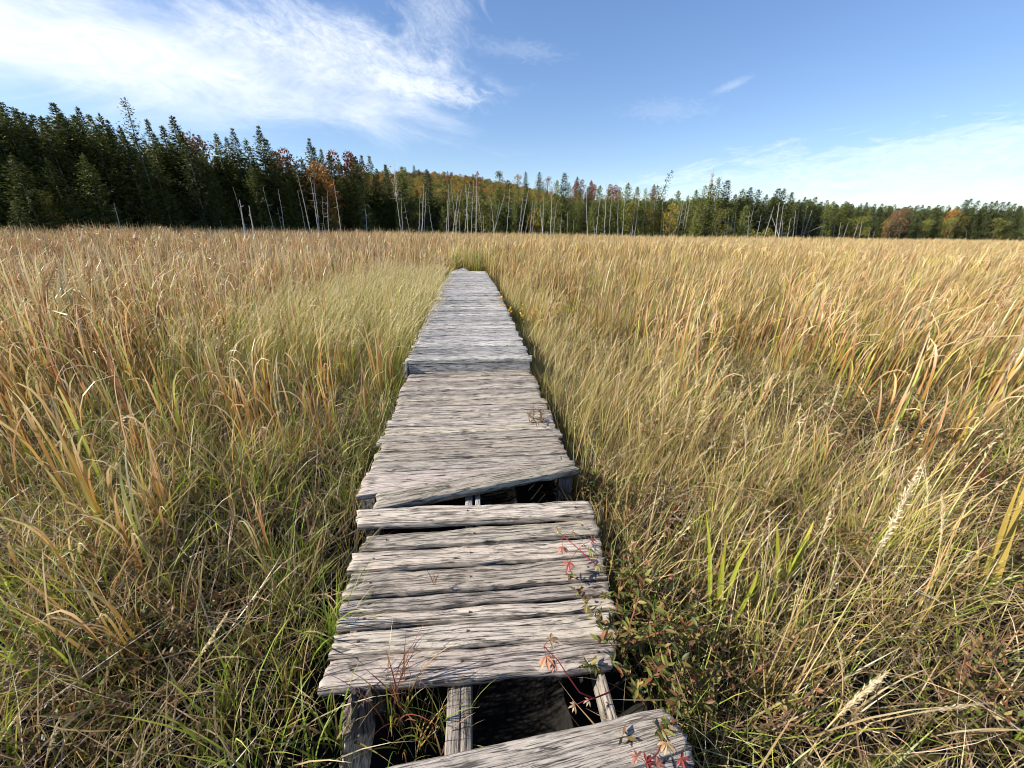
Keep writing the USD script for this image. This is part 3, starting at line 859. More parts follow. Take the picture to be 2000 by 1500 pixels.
    plant("sedge_grass", tufts, q, rng, GRASS, "tangled green and straw coloured sedge covering the bog around the boardwalk", None, 0.75, 1.25, 0.7, np.clip(0.55 + 0.11 * rq, 0.55, 0.88) * (0.5 + 1.0 * patch(q, 0.9, 31)))
    # ---- dead thatch between
    xy, rng = field(0.7, 8, 0.20, 0.07, math.radians(64), 46, back=True)
    keep = clear_of_walk(xy, 0.06)
    th = [litter(1500 + k, 34, 0.26) for k in range(6)]
    plant("dead_thatch", th, xy[keep], rng, GRASS, "dead brown blades lying criss-cross under the living sedge", None, 0.8, 1.2, 3.14)
    # ---- bright green grass close along both edges
    xy, rng = field(0.9, 13, 0.15, 0.05, math.radians(60), 47)
    t, l = tl(*xy.T)
    half = np.where(t < 2.0, 0.66, 0.74)
    e = np.abs(l) - half
    pr = np.where(l < 0, np.interp(t, [0, 2, 4, 5, 13], [0.36, 0.44, 0.45, 0.45, 0.35]), np.interp(t, [0, 2, 5, 6, 13], [0.18, 0.15, 0.45, 0.6, 0.45]))
    keep = (e > np.where(t > 10, -0.12, 0.03)) & (e < 0.45) & (rng.random(len(xy)) < pr)
    gr = [sedge_tuft(1600 + 3 * k, 26, 0.09, 0.62, 0.006, 6, P_GREEN, 0.32, 0.8) for k in range(6)]
    plant("green_grass", gr, xy[keep], rng, GRASS, "bright green grass tufts hugging the sides of the boardwalk", None, 0.7, 1.15, 0.6)
    # ---- green reeds closing the far end of the walk
    rng = np.random.default_rng(48)
    n = 130
    tt, ll = rng.uniform(16.3, 20.5, n), rng.uniform(-0.9, 0.95, n)
    q = np.stack([world(a, b)[:2] for a, b in zip(tt, ll)])
    gm = [cattail_clump(1700 + k, 12, 0.18, 1.25, 0.014, 6, [P_GREEN[0], P_CAT[2], P_CATFAR[0]], 0.2) for k in range(4)]
    plant("green_reeds", gm, q, rng, GRASS, "green reeds closing the far end of the boardwalk", None, 0.75, 1.1, 0.6)
    # ---- low leafy bog shrubs on the right
    xy, rng = field(1.1, 10, 0.20, 0.06, math.radians(64), 49)
    t, l = tl(*xy.T)
    pp = patch(xy, 0.8, 17)
    edge = (l > 0.72) & (l < 1.1) & (t < 2.2) & (pp > 0.44)
    outer = (l > np.interp(t, [0, 2, 4, 7], [2.1, 1.8, 1.4, 1.4])) & (t < 7.5) & (pp > 0.48)
    left = (l < -1.0) & (t < 4) & (pp > 0.62)
    keep = (edge & (rng.random(len(xy)) < 0.45)) | (outer & (rng.random(len(xy)) < 0.75)) | (left & (rng.random(len(xy)) < 0.45))
    sh = [shrub(1800 + k, 12, 0.56, 0.036, OLIVE if k % 2 else RUSSET, 30) for k in range(6)]
    plant("bog_shrubs", sh, xy[keep], rng, LEAF, "low leafy olive and russet bog shrubs among the grass at right", None, 0.7, 1.15, 3.14)
    # ---- cattail leaves standing singly in the near sedge
    xy, rng = field(2.2, 8.2, 0.34, 0.0, math.radians(62), 50)
    t, l = tl(*xy.T)
    pl_ = (l < -0.95) & (rng.random(len(xy)) < np.where(np.hypot(*xy.T) < 2.8, 0.45, 0.95)) & ~((t > 4.6) & (l > -3.4) & (rng.random(len(xy)) < 0.93))
    pr_ = (l > 2.1) & (np.hypot(*xy.T) > 3.2) & (rng.random(len(xy)) < 0.34)
    nearc = [cattail_clump(1900 + k, 9, 0.08, 1.30, 0.0155, 12, P_CAT if k % 3 else [P_CAT[2], P_CAT[0]], 0.7) for k in range(10)]
    q = xy[pl_ | pr_]
    rq = np.hypot(*q.T)
    plant("cattails", nearc, q, rng, GRASS, "loose orange and tan cattail leaves with curled tips in the near sedge", None, 0.75, 1.1, 0.7, np.clip(0.55 + 0.09 * rq, 0.6, 1.05))


build_fields()

# ------------------------------------------------------------------ trees
def tube(points, radii, sides=6):
    p = np.asarray(points, float)
    t = np.gradient(p, axis=0)
    t /= np.linalg.norm(t, axis=1, keepdims=True) + 1e-12
    a = np.cross(t, np.where(np.abs(t[:, 2:]) < 0.9, [0, 0, 1.0], [1.0, 0, 0]))
    a /= np.linalg.norm(a, axis=1, keepdims=True) + 1e-12
    b, g = np.cross(t, a), np.arange(sides) * 2 * np.pi / sides
    v = p[:, None] + np.broadcast_to(radii, (len(p),))[:, None, None] * (np.cos(g)[None, :, None] * a[:, None] + np.sin(g)[None, :, None] * b[:, None])
    i, j = np.meshgrid(np.arange(len(p) - 1), np.arange(sides), indexing="ij")
    q = np.stack([i * sides + j, i * sides + (j + 1) % sides, (i + 1) * sides + (j + 1) % sides, (i + 1) * sides + j], -1).reshape(-1, 4)
    return v.reshape(-1, 3), np.vstack([q[:, [0, 1, 2]], q[:, [0, 2, 3]]])


def tubes(parts):
    o, Vs, Fs = 0, [], []
    for V, F in parts:
        Vs.append(V); Fs.append(F + o); o += len(V)
    return np.vstack(Vs), np.vstack(Fs)


def conifer(seed, h, R, bare=0.06, gap=0.30, per=6, droop=0.25, col=(.035, .050, .014), tip=(.135, .145, .030), twig=0.40, wide=0.27, shape=0.85, lean=0.0, dead_below=0.0, ragged=0.25, sparse=1.0):
    """Spruce, fir or larch: trunk with dead lower limbs, and a crown of drooping boughs set with needle sprays."""
    rng = np.random.default_rng(seed)
    col, tip = np.array(col), np.array(tip)
    zz = np.linspace(0, h, 14)
    ax = np.stack([lean * h * (zz / h) ** 2 + 0.03 * np.sin(zz * 0.9 + seed), 0.03 * np.cos(zz * 1.1 + seed), zz], -1)
    trunk = [tube(ax, np.interp(zz, [0, h], [0.012 * h + 0.03, 0.012]), 7)]
    fol = []
    z = bare * h
    while z < h * 0.985:
        f = z / h
        k = per if f < 0.8 else max(3, per - 2)
        a0 = rng.uniform(0, 6.28)
        c = np.array([np.interp(z, zz, ax[:, 0]), np.interp(z, zz, ax[:, 1]), z])
        tier = R * (1 - f) ** shape * (0.75 + 0.25 * min(1, f / 0.25)) * rng.uniform(1 - ragged, 1 + ragged * 0.5)
        for i in range(k):
            if rng.random() > sparse:
                continue
            az = a0 + i * 6.283 / k + rng.normal(0, 0.25)
            L = max(0.22, tier * rng.uniform(0.7, 1.15))
            el = np.interp(f, [0, 0.6, 1], [-droop, 0.05, 0.75]) + rng.normal(0, 0.10)
            n = max(3, int(L / 0.26) + 1)
            s = np.linspace(0, 1, n)
            rr_, dz = s * L * math.cos(el), s * L * math.sin(el) - 0.10 * L * np.sin(s * math.pi) + 0.10 * L * s ** 3
            wind = 0.10 * L * s ** 2
            P = c + np.stack([rr_ * math.cos(az) + wind, rr_ * math.sin(az), dz], -1)
            if z < dead_below * h:
                trunk.append(tube(P, np.interp(s, [0, 1], [0.028, 0.006]), 3))
                continue
            d = np.array([math.cos(az) * math.cos(el), math.sin(az) * math.cos(el), math.sin(el)])
            sd = np.array([-math.sin(az), math.cos(az), 0])
            st = s[1:] if n > 2 else s
            q, dd, ln = [], [], []
            for j, u in enumerate(st):
                p = P[min(j + 1, n - 1)]
                for m in (-1, 1, 0, 2):
                    if m == 2 and rng.random() < 0.45:
                        continue
                    v = d * (0.75 if m else 1.0) + (sd * m * rng.uniform(0.5, 1.0) if m in (-1, 1) else 0) + np.array([0, 0, -0.28 if m != 2 else -0.75]) + rng.normal(0, 0.16, 3)
                    q.append(p - d * 0.12); dd.append(v); ln.append(twig * (1.15 - 0.55 * u) * rng.uniform(0.7, 1.25) * min(1, 0.55 + L))
            q, dd, ln = np.array(q), np.array(dd), np.array(ln)
            mixv = np.clip(rng.uniform(0, 1, (len(q), 1)) * 0.6 + 0.4 * np.repeat(st, 4)[:len(q), None] if len(q) <= 4 * len(st) else rng.uniform(0, 1, (len(q), 1)), 0, 1)
            fol.append(diamonds(q, dd, ln, ln * wide, (col * (1 - mixv) + tip * mixv) * rng.uniform(0.8, 1.2, (len(q), 1)), rng, 1.6))
        z += gap * rng.uniform(0.8, 1.2) * (1.0 if f < 0.7 else 0.8)
    q = np.repeat(ax[-1:], 5, 0) - [0, 0, 0.3] + rng.normal(0, 0.03, (5, 3))
    fol.append(diamonds(q, np.tile([0, 0, 1.0], (5, 1)) + rng.normal(0, 0.12, (5, 3)), np.full(5, 0.35), 0.10, tip, rng))
    return tubes(trunk), join(fol)


def broadleaf(seed, h, R, cols, n=1500, leaf=0.30, bare=0.25, thin=0.0):
    """A deciduous tree: forked trunk and an uneven crown of leaf clumps."""
    rng = np.random.default_rng(seed)
    trunk = [tube([[0, 0, 0], [0.1, 0, h * 0.3], [0.0, 0.1, h * 0.62], [0.1, 0, h * 0.9]], np.array([0.03 * h * 0.5 + .04, 0.10, 0.07, 0.02]), 7)]
    centres, rad = [], []
    for i in range(15):
        f = rng.uniform(bare + 0.08, 0.97)
        a = rng.uniform(0, 6.28)
        q = R * math.sin(math.pi * min(0.97, (f - bare) / (1 - bare) * 0.85 + 0.12)) ** 0.7 * rng.uniform(0.25, 0.85)
        c = np.array([q * math.cos(a), q * math.sin(a), f * h])
        centres.append(c); rad.append(R * rng.uniform(0.26, 0.46))
        b = np.array([0.05, 0, max(0.2, f - 0.28) * h])
        trunk.append(tube([b, (b + c) / 2 + rng.normal(0, 0.15, 3), c], [0.05, 0.03, 0.012], 4))
        for _ in range(2):
            trunk.append(tube([c, c + rng.normal(0, 0.4, 3) * rad[-1] + [0, 0, rad[-1]]], [0.012, 0.005], 3))
    centres, rad = np.array(centres), np.array(rad)
    m = int(n * (1 - thin))
    k = rng.integers(0, len(centres), m)
    d = rng.normal(0, 1, (m, 3)); d /= np.linalg.norm(d, axis=1, keepdims=True)
    p = centres[k] + d * (rad[k] * rng.uniform(0.35, 1.08, m) ** 0.6)[:, None] * [1, 1, 0.8]
    c = np.array(cols)[rng.integers(0, len(cols), m)] * rng.uniform(0.75, 1.25, (m, 1))
    fol = diamonds(p, d * 0.5 + rng.normal(0, 0.7, (m, 3)), leaf * rng.uniform(0.6, 1.3, m), leaf * 0.6, c, rng)
    return tubes(trunk), fol


GOLDC = [(.30, .21, .035), (.34, .22, .04), (.22, .19, .035), (.16, .17, .035)]
OLIVEC = [(.13, .155, .035), (.18, .18, .035), (.23, .18, .04), (.10, .125, .03)]
ORANGEC = [(.42, .17, .035), (.34, .15, .04), (.26, .15, .035), (.44, .22, .045)]
REDC = [(.24, .06, .04), (.19, .05, .035), (.28, .10, .045), (.14, .06, .03)]
RUSTC = [(.22, .11, .06), (.17, .10, .05), (.26, .14, .07)]
KINDS = {
    # name: builder, its own height, words, category name
    "spruce": (lambda s: conifer(s, 12, 3.9, 0.05, 0.32, 9, shape=0.85, twig=0.46), 12),
    "spruce_b": (lambda s: conifer(s, 12, 4.3, 0.10, 0.36, 9, droop=0.32, dead_below=0.16, ragged=0.4, shape=0.85, twig=0.48), 12),
    "tall_spruce": (lambda s: conifer(s, 14, 4.0, 0.06, 0.42, 6, droop=0.30, dead_below=0.34, ragged=0.35, shape=0.70, sparse=0.9), 14),
    "fir": (lambda s: conifer(s, 10, 2.5, 0.04, 0.27, 8, droop=0.12, shape=0.8), 10),
    "larch": (lambda s: conifer(s, 8, 2.5, 0.05, 0.24, 8, droop=0.05, col=(.11, .135, .035), tip=(.21, .22, .055), twig=0.38, wide=0.30, shape=0.65, ragged=0.35), 8),
    "larch_b": (lambda s: conifer(s, 8, 2.2, 0.12, 0.25, 8, droop=-0.05, col=(.10, .125, .03), tip=(.20, .21, .05), twig=0.32, wide=0.26, shape=0.6, ragged=0.45, dead_below=0.2), 8),
    "bent_larch": (lambda s: conifer(s, 10, 2.2, 0.15, 0.36, 5, droop=-0.15, col=(.06, .085, .025), tip=(.12, .14, .04), twig=0.42, shape=0.55, lean=0.16, ragged=0.55, sparse=0.8), 10),
    "dark_spruce": (lambda s: conifer(s, 9, 3.0, 0.06, 0.27, 9, droop=0.15, col=(.05, .068, .026), tip=(.115, .13, .045), shape=0.66, ragged=0.4), 9),
    "gold_tree": (lambda s: broadleaf(s, 9, 2.6, GOLDC, 1500), 9),
    "olive_tree": (lambda s: broadleaf(s, 9, 2.8, OLIVEC, 1500), 9),
    "orange_tree": (lambda s: broadleaf(s, 9, 2.5, ORANGEC, 1100, thin=0.2), 9),
    "red_tree": (lambda s: broadleaf(s, 9, 2.6, REDC, 1400), 9),
    "rust_tree": (lambda s: broadleaf(s, 9, 2.7, RUSTC, 900), 9),
    "bare_tree": (lambda s: broadleaf(s, 10, 2.8, RUSTC, 60), 10),
}
VARIANTS = {"spruce": 3, "spruce_b": 2, "fir": 2, "larch": 3, "larch_b": 2, "dark_spruce": 3, "gold_tree": 2, "olive_tree": 2}
SAY = {"spruce": ("spruce_tree", "dark spruce", "spruce"), "spruce_b": ("spruce_tree", "broad ragged spruce", "spruce"),
       "tall_spruce": ("spruce_tree", "tall open-topped spruce", "spruce"), "fir": ("fir_tree", "slim dark fir", "fir"),
       "larch": ("larch_tree", "feathery green larch", "larch"), "larch_b": ("larch_tree", "thin green larch", "larch"),
       "bent_larch": ("larch_tree", "wind-bent larch", "larch"), "dark_spruce": ("spruce_tree", "shaggy spruce", "spruce"),
       "gold_tree": ("birch_tree", "golden leaved tree", "tree"), "olive_tree": ("birch_tree", "olive leaved tree", "tree"),
       "orange_tree": ("maple_tree", "orange leaved tree", "tree"), "red_tree": ("maple_tree", "red maple", "maple"),
       "rust_tree": ("maple_tree", "rust brown tree", "tree"), "bare_tree": ("birch_tree", "leafless grey tree", "tree")}
SOURCES, SHAPES = {}, {}
ORD = ["first", "second", "third", "fourth", "fifth", "sixth", "seventh", "eighth", "ninth", "tenth", "eleventh", "twelfth", "thirteenth",
       "fourteenth", "fifteenth", "sixteenth", "seventeenth", "eighteenth", "nineteenth", "twentieth"]


def ordinal(k):
    return ORD[k] if k < 20 else ("twenty-" + ORD[k - 20] if k < 29 else f"{k + 1}th")


def tree_shape(kind, v):
    if (kind, v) not in SHAPES:
        SHAPES[kind, v] = KINDS[kind][0](sum(map(ord, kind)) * 7 + v * 13)
    return SHAPES[kind, v]


def plant_trees(rows, where, group):
    """rows: (x in the photograph, y of the top, distance, kind). Labels count each kind within its stretch of the forest edge."""
    rows = sorted(rows)
    total, seen = {}, {}
    key = lambda r: (next(w for x1, w in where if r[0] < x1), SAY[r[3]][1])
    for r in rows:
        total[key(r)] = total.get(key(r), 0) + 1
    for i, (px, py, dist, kind) in enumerate(rows):
        top = at(px, py, dist)
        g = float(terrain(top[0], top[1]))
        v = (i * 7 + int(px)) % VARIANTS.get(kind, 1)
        hgt = KINDS[kind][1]
        s = max(0.15, (top[2] - g + 0.25) / hgt)
        rng = np.random.default_rng(int(px * 3 + py))
        fat = rng.uniform(0.85, 1.12) * (1.0 if s > 0.7 else 1.1)
        m = place_matrix((top[0] - (0.16 * 10 * s if kind == "bent_larch" else 0), top[1], g - 0.2), rng.uniform(-0.5, 0.5) if kind == "bent_larch" else rng.uniform(0, 6.28), s * fat, s)
        k = key(r := (px, py, dist, kind))
        seen[k] = seen.get(k, 0) + 1
        name, words, cat = SAY[kind]
        lab = f"{words} {k[0]}" if total[k] == 1 else f"{ordinal(seen[k] - 1)} {words} from the left {k[0]}"
        if (kind, v) not in SOURCES:
            t = thing(name, lab, cat, matrix=m, group=group)
            (tv, tf), (fv, ff, fc) = tree_shape(kind, v)
            put(f"{t}/trunk", tv, tf, BARK if kind not in ("bare_tree",) else SNAGWOOD, smooth=True)
            put(f"{t}/crown", fv, ff, NEEDLE, fc)
            SOURCES[kind, v] = t
        else:
            copy_of(SOURCES[kind, v], name, lab, cat, m, group)


def build_forest():
    W1 = [(235, "at the far left of the dark forest"), (420, "right of the tallest spruce"), (575, "before the red maple tops"), (760, "around the orange tree"),
          (1000, "behind the boardwalk's far end"), (1300, "below the red hilltop maples"), (1560, "around the radio mast"), (1800, "in the lowering forest at right"), (2300, "at the far right forest end")]
    L = []
    # dark spruces on the left, their tops read off the skyline
    for px, py, d, k in [(-60, 235, 47, "spruce"), (-20, 228, 50, "spruce_b"), (5, 222, 50, "spruce"), (30, 216, 52, "spruce"), (62, 224, 54, "spruce_b"), (80, 228, 50, "spruce"), (103, 202, 52, "spruce"),
                         (128, 228, 52, "spruce_b"), (150, 209, 54, "spruce"), (172, 224, 52, "spruce_b"), (192, 222, 54, "spruce_b"), (210, 236, 54, "spruce"), (242, 191, 53, "tall_spruce"), (232, 246, 50, "spruce_b"), (262, 262, 55, "spruce_b"),
                         (286, 234, 57, "fir"), (301, 262, 58, "spruce"), (316, 247, 59, "fir"), (335, 226, 58, "spruce"), (352, 262, 57, "spruce_b"), (364, 285, 55, "dark_spruce"),
                         (395, 292, 62, "spruce_b"), (421, 260, 62, "spruce"), (441, 268, 64, "spruce"), (453, 251, 62, "spruce"), (478, 270, 63, "spruce_b"), (504, 247, 63, "spruce"), (519, 272, 64, "spruce"),
                         (540, 300, 65, "spruce_b"), (558, 306, 65, "spruce"), (575, 318, 66, "spruce"), (588, 308, 66, "spruce_b"), (603, 271, 67, "spruce"), (612, 288, 68, "fir"), (626, 292, 68, "fir"), (643, 298, 68, "spruce"),
                         (662, 312, 70, "spruce"), (680, 330, 66, "spruce_b"), (692, 308, 70, "spruce"), (706, 304, 72, "fir"), (721, 305, 73, "fir"), (735, 330, 72, "spruce"), (752, 322, 74, "fir"),
                         (20, 300, 44, "spruce_b"), (90, 310, 45, "spruce_b"), (160, 300, 46, "spruce_b"), (300, 320, 51, "spruce_b"), (410, 330, 57, "spruce_b"), (490, 325, 59, "spruce_b"), (560, 350, 61, "spruce_b"), (625, 350, 63, "spruce"), (25, 395, 42, "larch"), (700, 352, 66, "larch")]:
        L.append((px, py, d, k))
    L += [(383, 262, 66, "rust_tree"), (372, 272, 67, "rust_tree"), (545, 296, 72, "red_tree"), (533, 302, 73, "red_tree"), (607, 312, 64, "orange_tree"), (622, 322, 65, "orange_tree"), (632, 352, 63, "orange_tree"), (657, 302, 78, "red_tree"), (672, 302, 79, "red_tree"), (688, 308, 78, "red_tree"), (697, 318, 77, "red_tree"),
          (85, 378, 45, "gold_tree"), (300, 408, 52, "olive_tree"), (650, 418, 62, "gold_tree")]
    # larches and spruces in the middle
    rng = np.random.default_rng(77)
    for px, py in [(705, 356), (722, 362), (742, 372), (760, 352), (783, 334), (800, 366), (815, 372), (835, 334), (828, 390), (850, 362), (868, 352), (882, 372), (905, 366), (918, 352), (940, 362), (958, 352), (975, 362), (992, 352), (1010, 358), (1028, 362), (1052, 352), (1068, 372), (1088, 352), (1103, 338), (1112, 358), (1130, 372), (1150, 366), (1172, 362), (1190, 372), (1210, 372), (1228, 357), (1245, 366), (1262, 368), (1285, 362), (1325, 372), (1345, 382), (1360, 372), (1378, 362), (1392, 358)]:
        L.append((px, py, 74 + rng.uniform(-2, 5) + max(0, px - 1100) * 0.012, rng.choice(["larch", "larch_b", "larch", "dark_spruce"])))
    L += [(753, 322, 78, "dark_spruce"), (785, 325, 82, "larch"), (1310, 333, 82, "bent_larch"), (768, 318, 95, "bare_tree"), (833, 331, 80, "dark_spruce")]
    for px, py in [(720, 398), (775, 400), (812, 404), (862, 398), (900, 404), (935, 396), (970, 402), (1005, 398), (1042, 404), (1080, 396), (1120, 402), (1160, 398), (1200, 404), (1240, 398), (1275, 404), (1320, 398), (1365, 404), (1415, 404), (1460, 408)]:
        L.append((px + rng.uniform(-6, 6), py + rng.uniform(-8, 8), 71 + max(0, px - 1100) * 0.02 + rng.uniform(-1, 1), rng.choice(["larch", "larch_b", "gold_tree", "olive_tree", "larch"])))
    for px, py, d, k in [(1405, 347, 88, "larch_b"), (1422, 352, 90, "dark_spruce"), (1437, 380, 90, "larch"), (1452, 368, 92, "larch"), (1467, 366, 93, "dark_spruce"), (1482, 370, 95, "dark_spruce"), (1498, 380, 96, "dark_spruce"), (1512, 384, 98, "larch"),
                         (1522, 368, 98, "dark_spruce"), (1532, 368, 99, "larch"), (1548, 376, 100, "larch"), (1562, 390, 103, "dark_spruce"), (1573, 385, 104, "dark_spruce"), (1583, 388, 106, "larch"), (1594, 385, 108, "dark_spruce"), (1605, 394, 110, "dark_spruce"), (1618, 399, 116, "larch"), (1634, 398, 120, "dark_spruce")]:
        L.append((px, py, d, k))
    for px, py in [(1652, 400), (1667, 401), (1680, 404), (1694, 395), (1708, 404), (1722, 405), (1738, 406), (1752, 408), (1768, 405), (1782, 406), (1790, 402), (1803, 400), (1815, 402), (1828, 406), (1842, 402), (1856, 406), (1872, 404), (1888, 390), (1898, 388), (1912, 392), (1926, 396), (1938, 394), (1948, 392), (1960, 394), (1972, 394), (1984, 397), (1996, 402), (2015, 404)]:
        L.append((px, py, float(np.interp(px, [1640, 2000], [128, 165])) + rng.uniform(-3, 3), "dark_spruce"))
    L += [(1765, 406, 132, "rust_tree"), (1752, 412, 130, "rust_tree"), (1868, 408, 150, "orange_tree"), (1878, 414, 148, "orange_tree"), (1895, 388, 148, "bent_larch")]
    for px, py in [(1655, 425), (1685, 422), (1715, 425), (1740, 428), (1775, 425), (1800, 430), (1815, 428), (1840, 430), (1862, 424), (1885, 428), (1908, 428), (1930, 424), (1955, 426), (1980, 424), (2005, 420)]:
        L.append((px, py, float(np.interp(px, [1640, 2000], [122, 156])), rng.choice(["olive_tree", "dark_spruce", "olive_tree"])))
    plant_trees(L, W1, "trees along the forest edge")

    # conspicuous trees on the hill
    Hh = [(1125, 356, 250, "red_tree"), (1140, 353, 250, "red_tree"), (1153, 357, 250, "red_tree"), (1163, 362, 248, "red_tree"), (1190, 362, 245, "red_tree"), (1205, 364, 245, "red_tree"), (1213, 368, 244, "red_tree"), (1275, 370, 240, "red_tree"), (932, 336, 255, "red_tree"), (925, 340, 255, "rust_tree"), (805, 338, 230, "red_tree"), (776, 334, 220, "rust_tree"), (880, 338, 250, "red_tree"),
          (808, 323, 225, "dark_spruce"), (818, 331, 228, "dark_spruce"), (791, 326, 226, "dark_spruce"), (874, 334, 250, "dark_spruce"), (1027, 335, 258, "dark_spruce"), (1054, 336, 258, "dark_spruce"), (1128, 345, 258, "dark_spruce"), (1155, 352, 256, "dark_spruce"), (1278, 360, 250, "dark_spruce"), (975, 334, 260, "olive_tree"), (1010, 340, 258, "orange_tree"), (1070, 345, 256, "rust_tree"), (850, 339, 250, "bare_tree"), (845, 352, 200, "gold_tree"), (870, 362, 180, "gold_tree"), (815, 346, 190, "gold_tree"), (820, 372, 150, "orange_tree")]
    WH = [(900, "on the hill left of the boardwalk's end"), (1100, "on the hilltop behind the boardwalk"), (2000, "on the hill's falling right shoulder")]
    plant_trees(Hh, WH, "trees standing out on the hill")

    # the rest of the wood: one mass
    rng = np.random.default_rng(91)
    az = rng.uniform(math.radians(-31), math.radians(36), 5200)
    r = 92 + 270 * rng.uniform(0, 1, 5200) ** 0.75
    q = np.stack([r * np.sin(az), r * np.cos(az)], -1)
    ok = r > edge_r(az) + 18
    q = q[ok]
    fk = [("gold_tree", 0), ("olive_tree", 0), ("olive_tree", 1), ("orange_tree", 0), ("rust_tree", 0), ("dark_spruce", 0), ("gold_tree", 1), ("red_tree", 0)]
    pt = patch(q, 0.02, 61)
    ids = np.array([rng.choice(8, p=[.2, .15, .13, .19, .15, .04, .10, .04]) for _ in q])
    # only foliage: the trunks of this mass are never told apart
    protos = [tree_shape(k, v)[1] for k, v in fk]
    p = on_ground(q)
    scatter("hillside_wood", protos, p - [0, 0, 0.8], rng.uniform(0, 6.28, len(q)), rng.uniform(0.55, 0.85, len(q)), ids, NEEDLE, "autumn coloured wood covering the hill beyond the bog")
    az = rng.uniform(math.radians(-80), math.radians(62), 3200)
    er = edge_r(az)
    dep = np.where(az < math.radians(-18), 34, np.where(az > math.radians(28), 60, 20))
    r = er + 4 + dep * rng.uniform(0, 1, 3200)
    q = np.stack([r * np.sin(az), r * np.cos(az)], -1)
    adeg = np.degrees(az)
    hs = np.interp(adeg, [-80, -50, -36, -22, -14, 0, 20, 31, 38, 62], [1.0, .95, .88, .76, .56, .60, .70, .78, .80, .80]) * rng.uniform(0.75, 0.98, len(q))
    protos = [tree_shape(k, v)[1] for k, v in (("spruce", 0), ("spruce_b", 0), ("spruce", 1), ("dark_spruce", 1), ("larch", 0))]
    ids = np.where(adeg < -16, rng.integers(0, 3, len(q)), np.where(rng.random(len(q)) < .5, 3, 4))
    s = hs * np.where(ids < 3, 1.0, np.where(ids == 3, 12 / 9, 12 / 8))
    scatter("deep_forest", protos, on_ground(q) - [0, 0, 0.2], rng.uniform(0, 6.28, len(q)), s, ids, NEEDLE, "dark conifers standing behind the front row of the forest")
    # shrubs where the bog meets the trees
    az = rng.uniform(math.radians(-58), math.radians(60), 1500)
    r = edge_r(az) + rng.uniform(-3.5, 2.5, 1500)
    q = np.stack([r * np.sin(az), r * np.cos(az)], -1)
    protos = [broadleaf(301, 2.4, 1.3, OLIVEC, 380, 0.2, 0.05)[1], broadleaf(302, 2.2, 1.4, RUSTC + OLIVEC, 380, 0.2, 0.05)[1], conifer(303, 3, 1.0, 0.02, 0.24, 6)[1]]
    scatter("edge_shrubs", protos, on_ground(q) - [0, 0, 0.3], rng.uniform(0, 6.28, len(q)), np.interp(az, [0.4, 0.7], [0.8, 1.5]) * rng.uniform(0.6, 1.1, len(q)), rng.integers(0, 3, len(q)), NEEDLE, "low olive and brown shrubs where the cattails meet the trees")


build_forest()


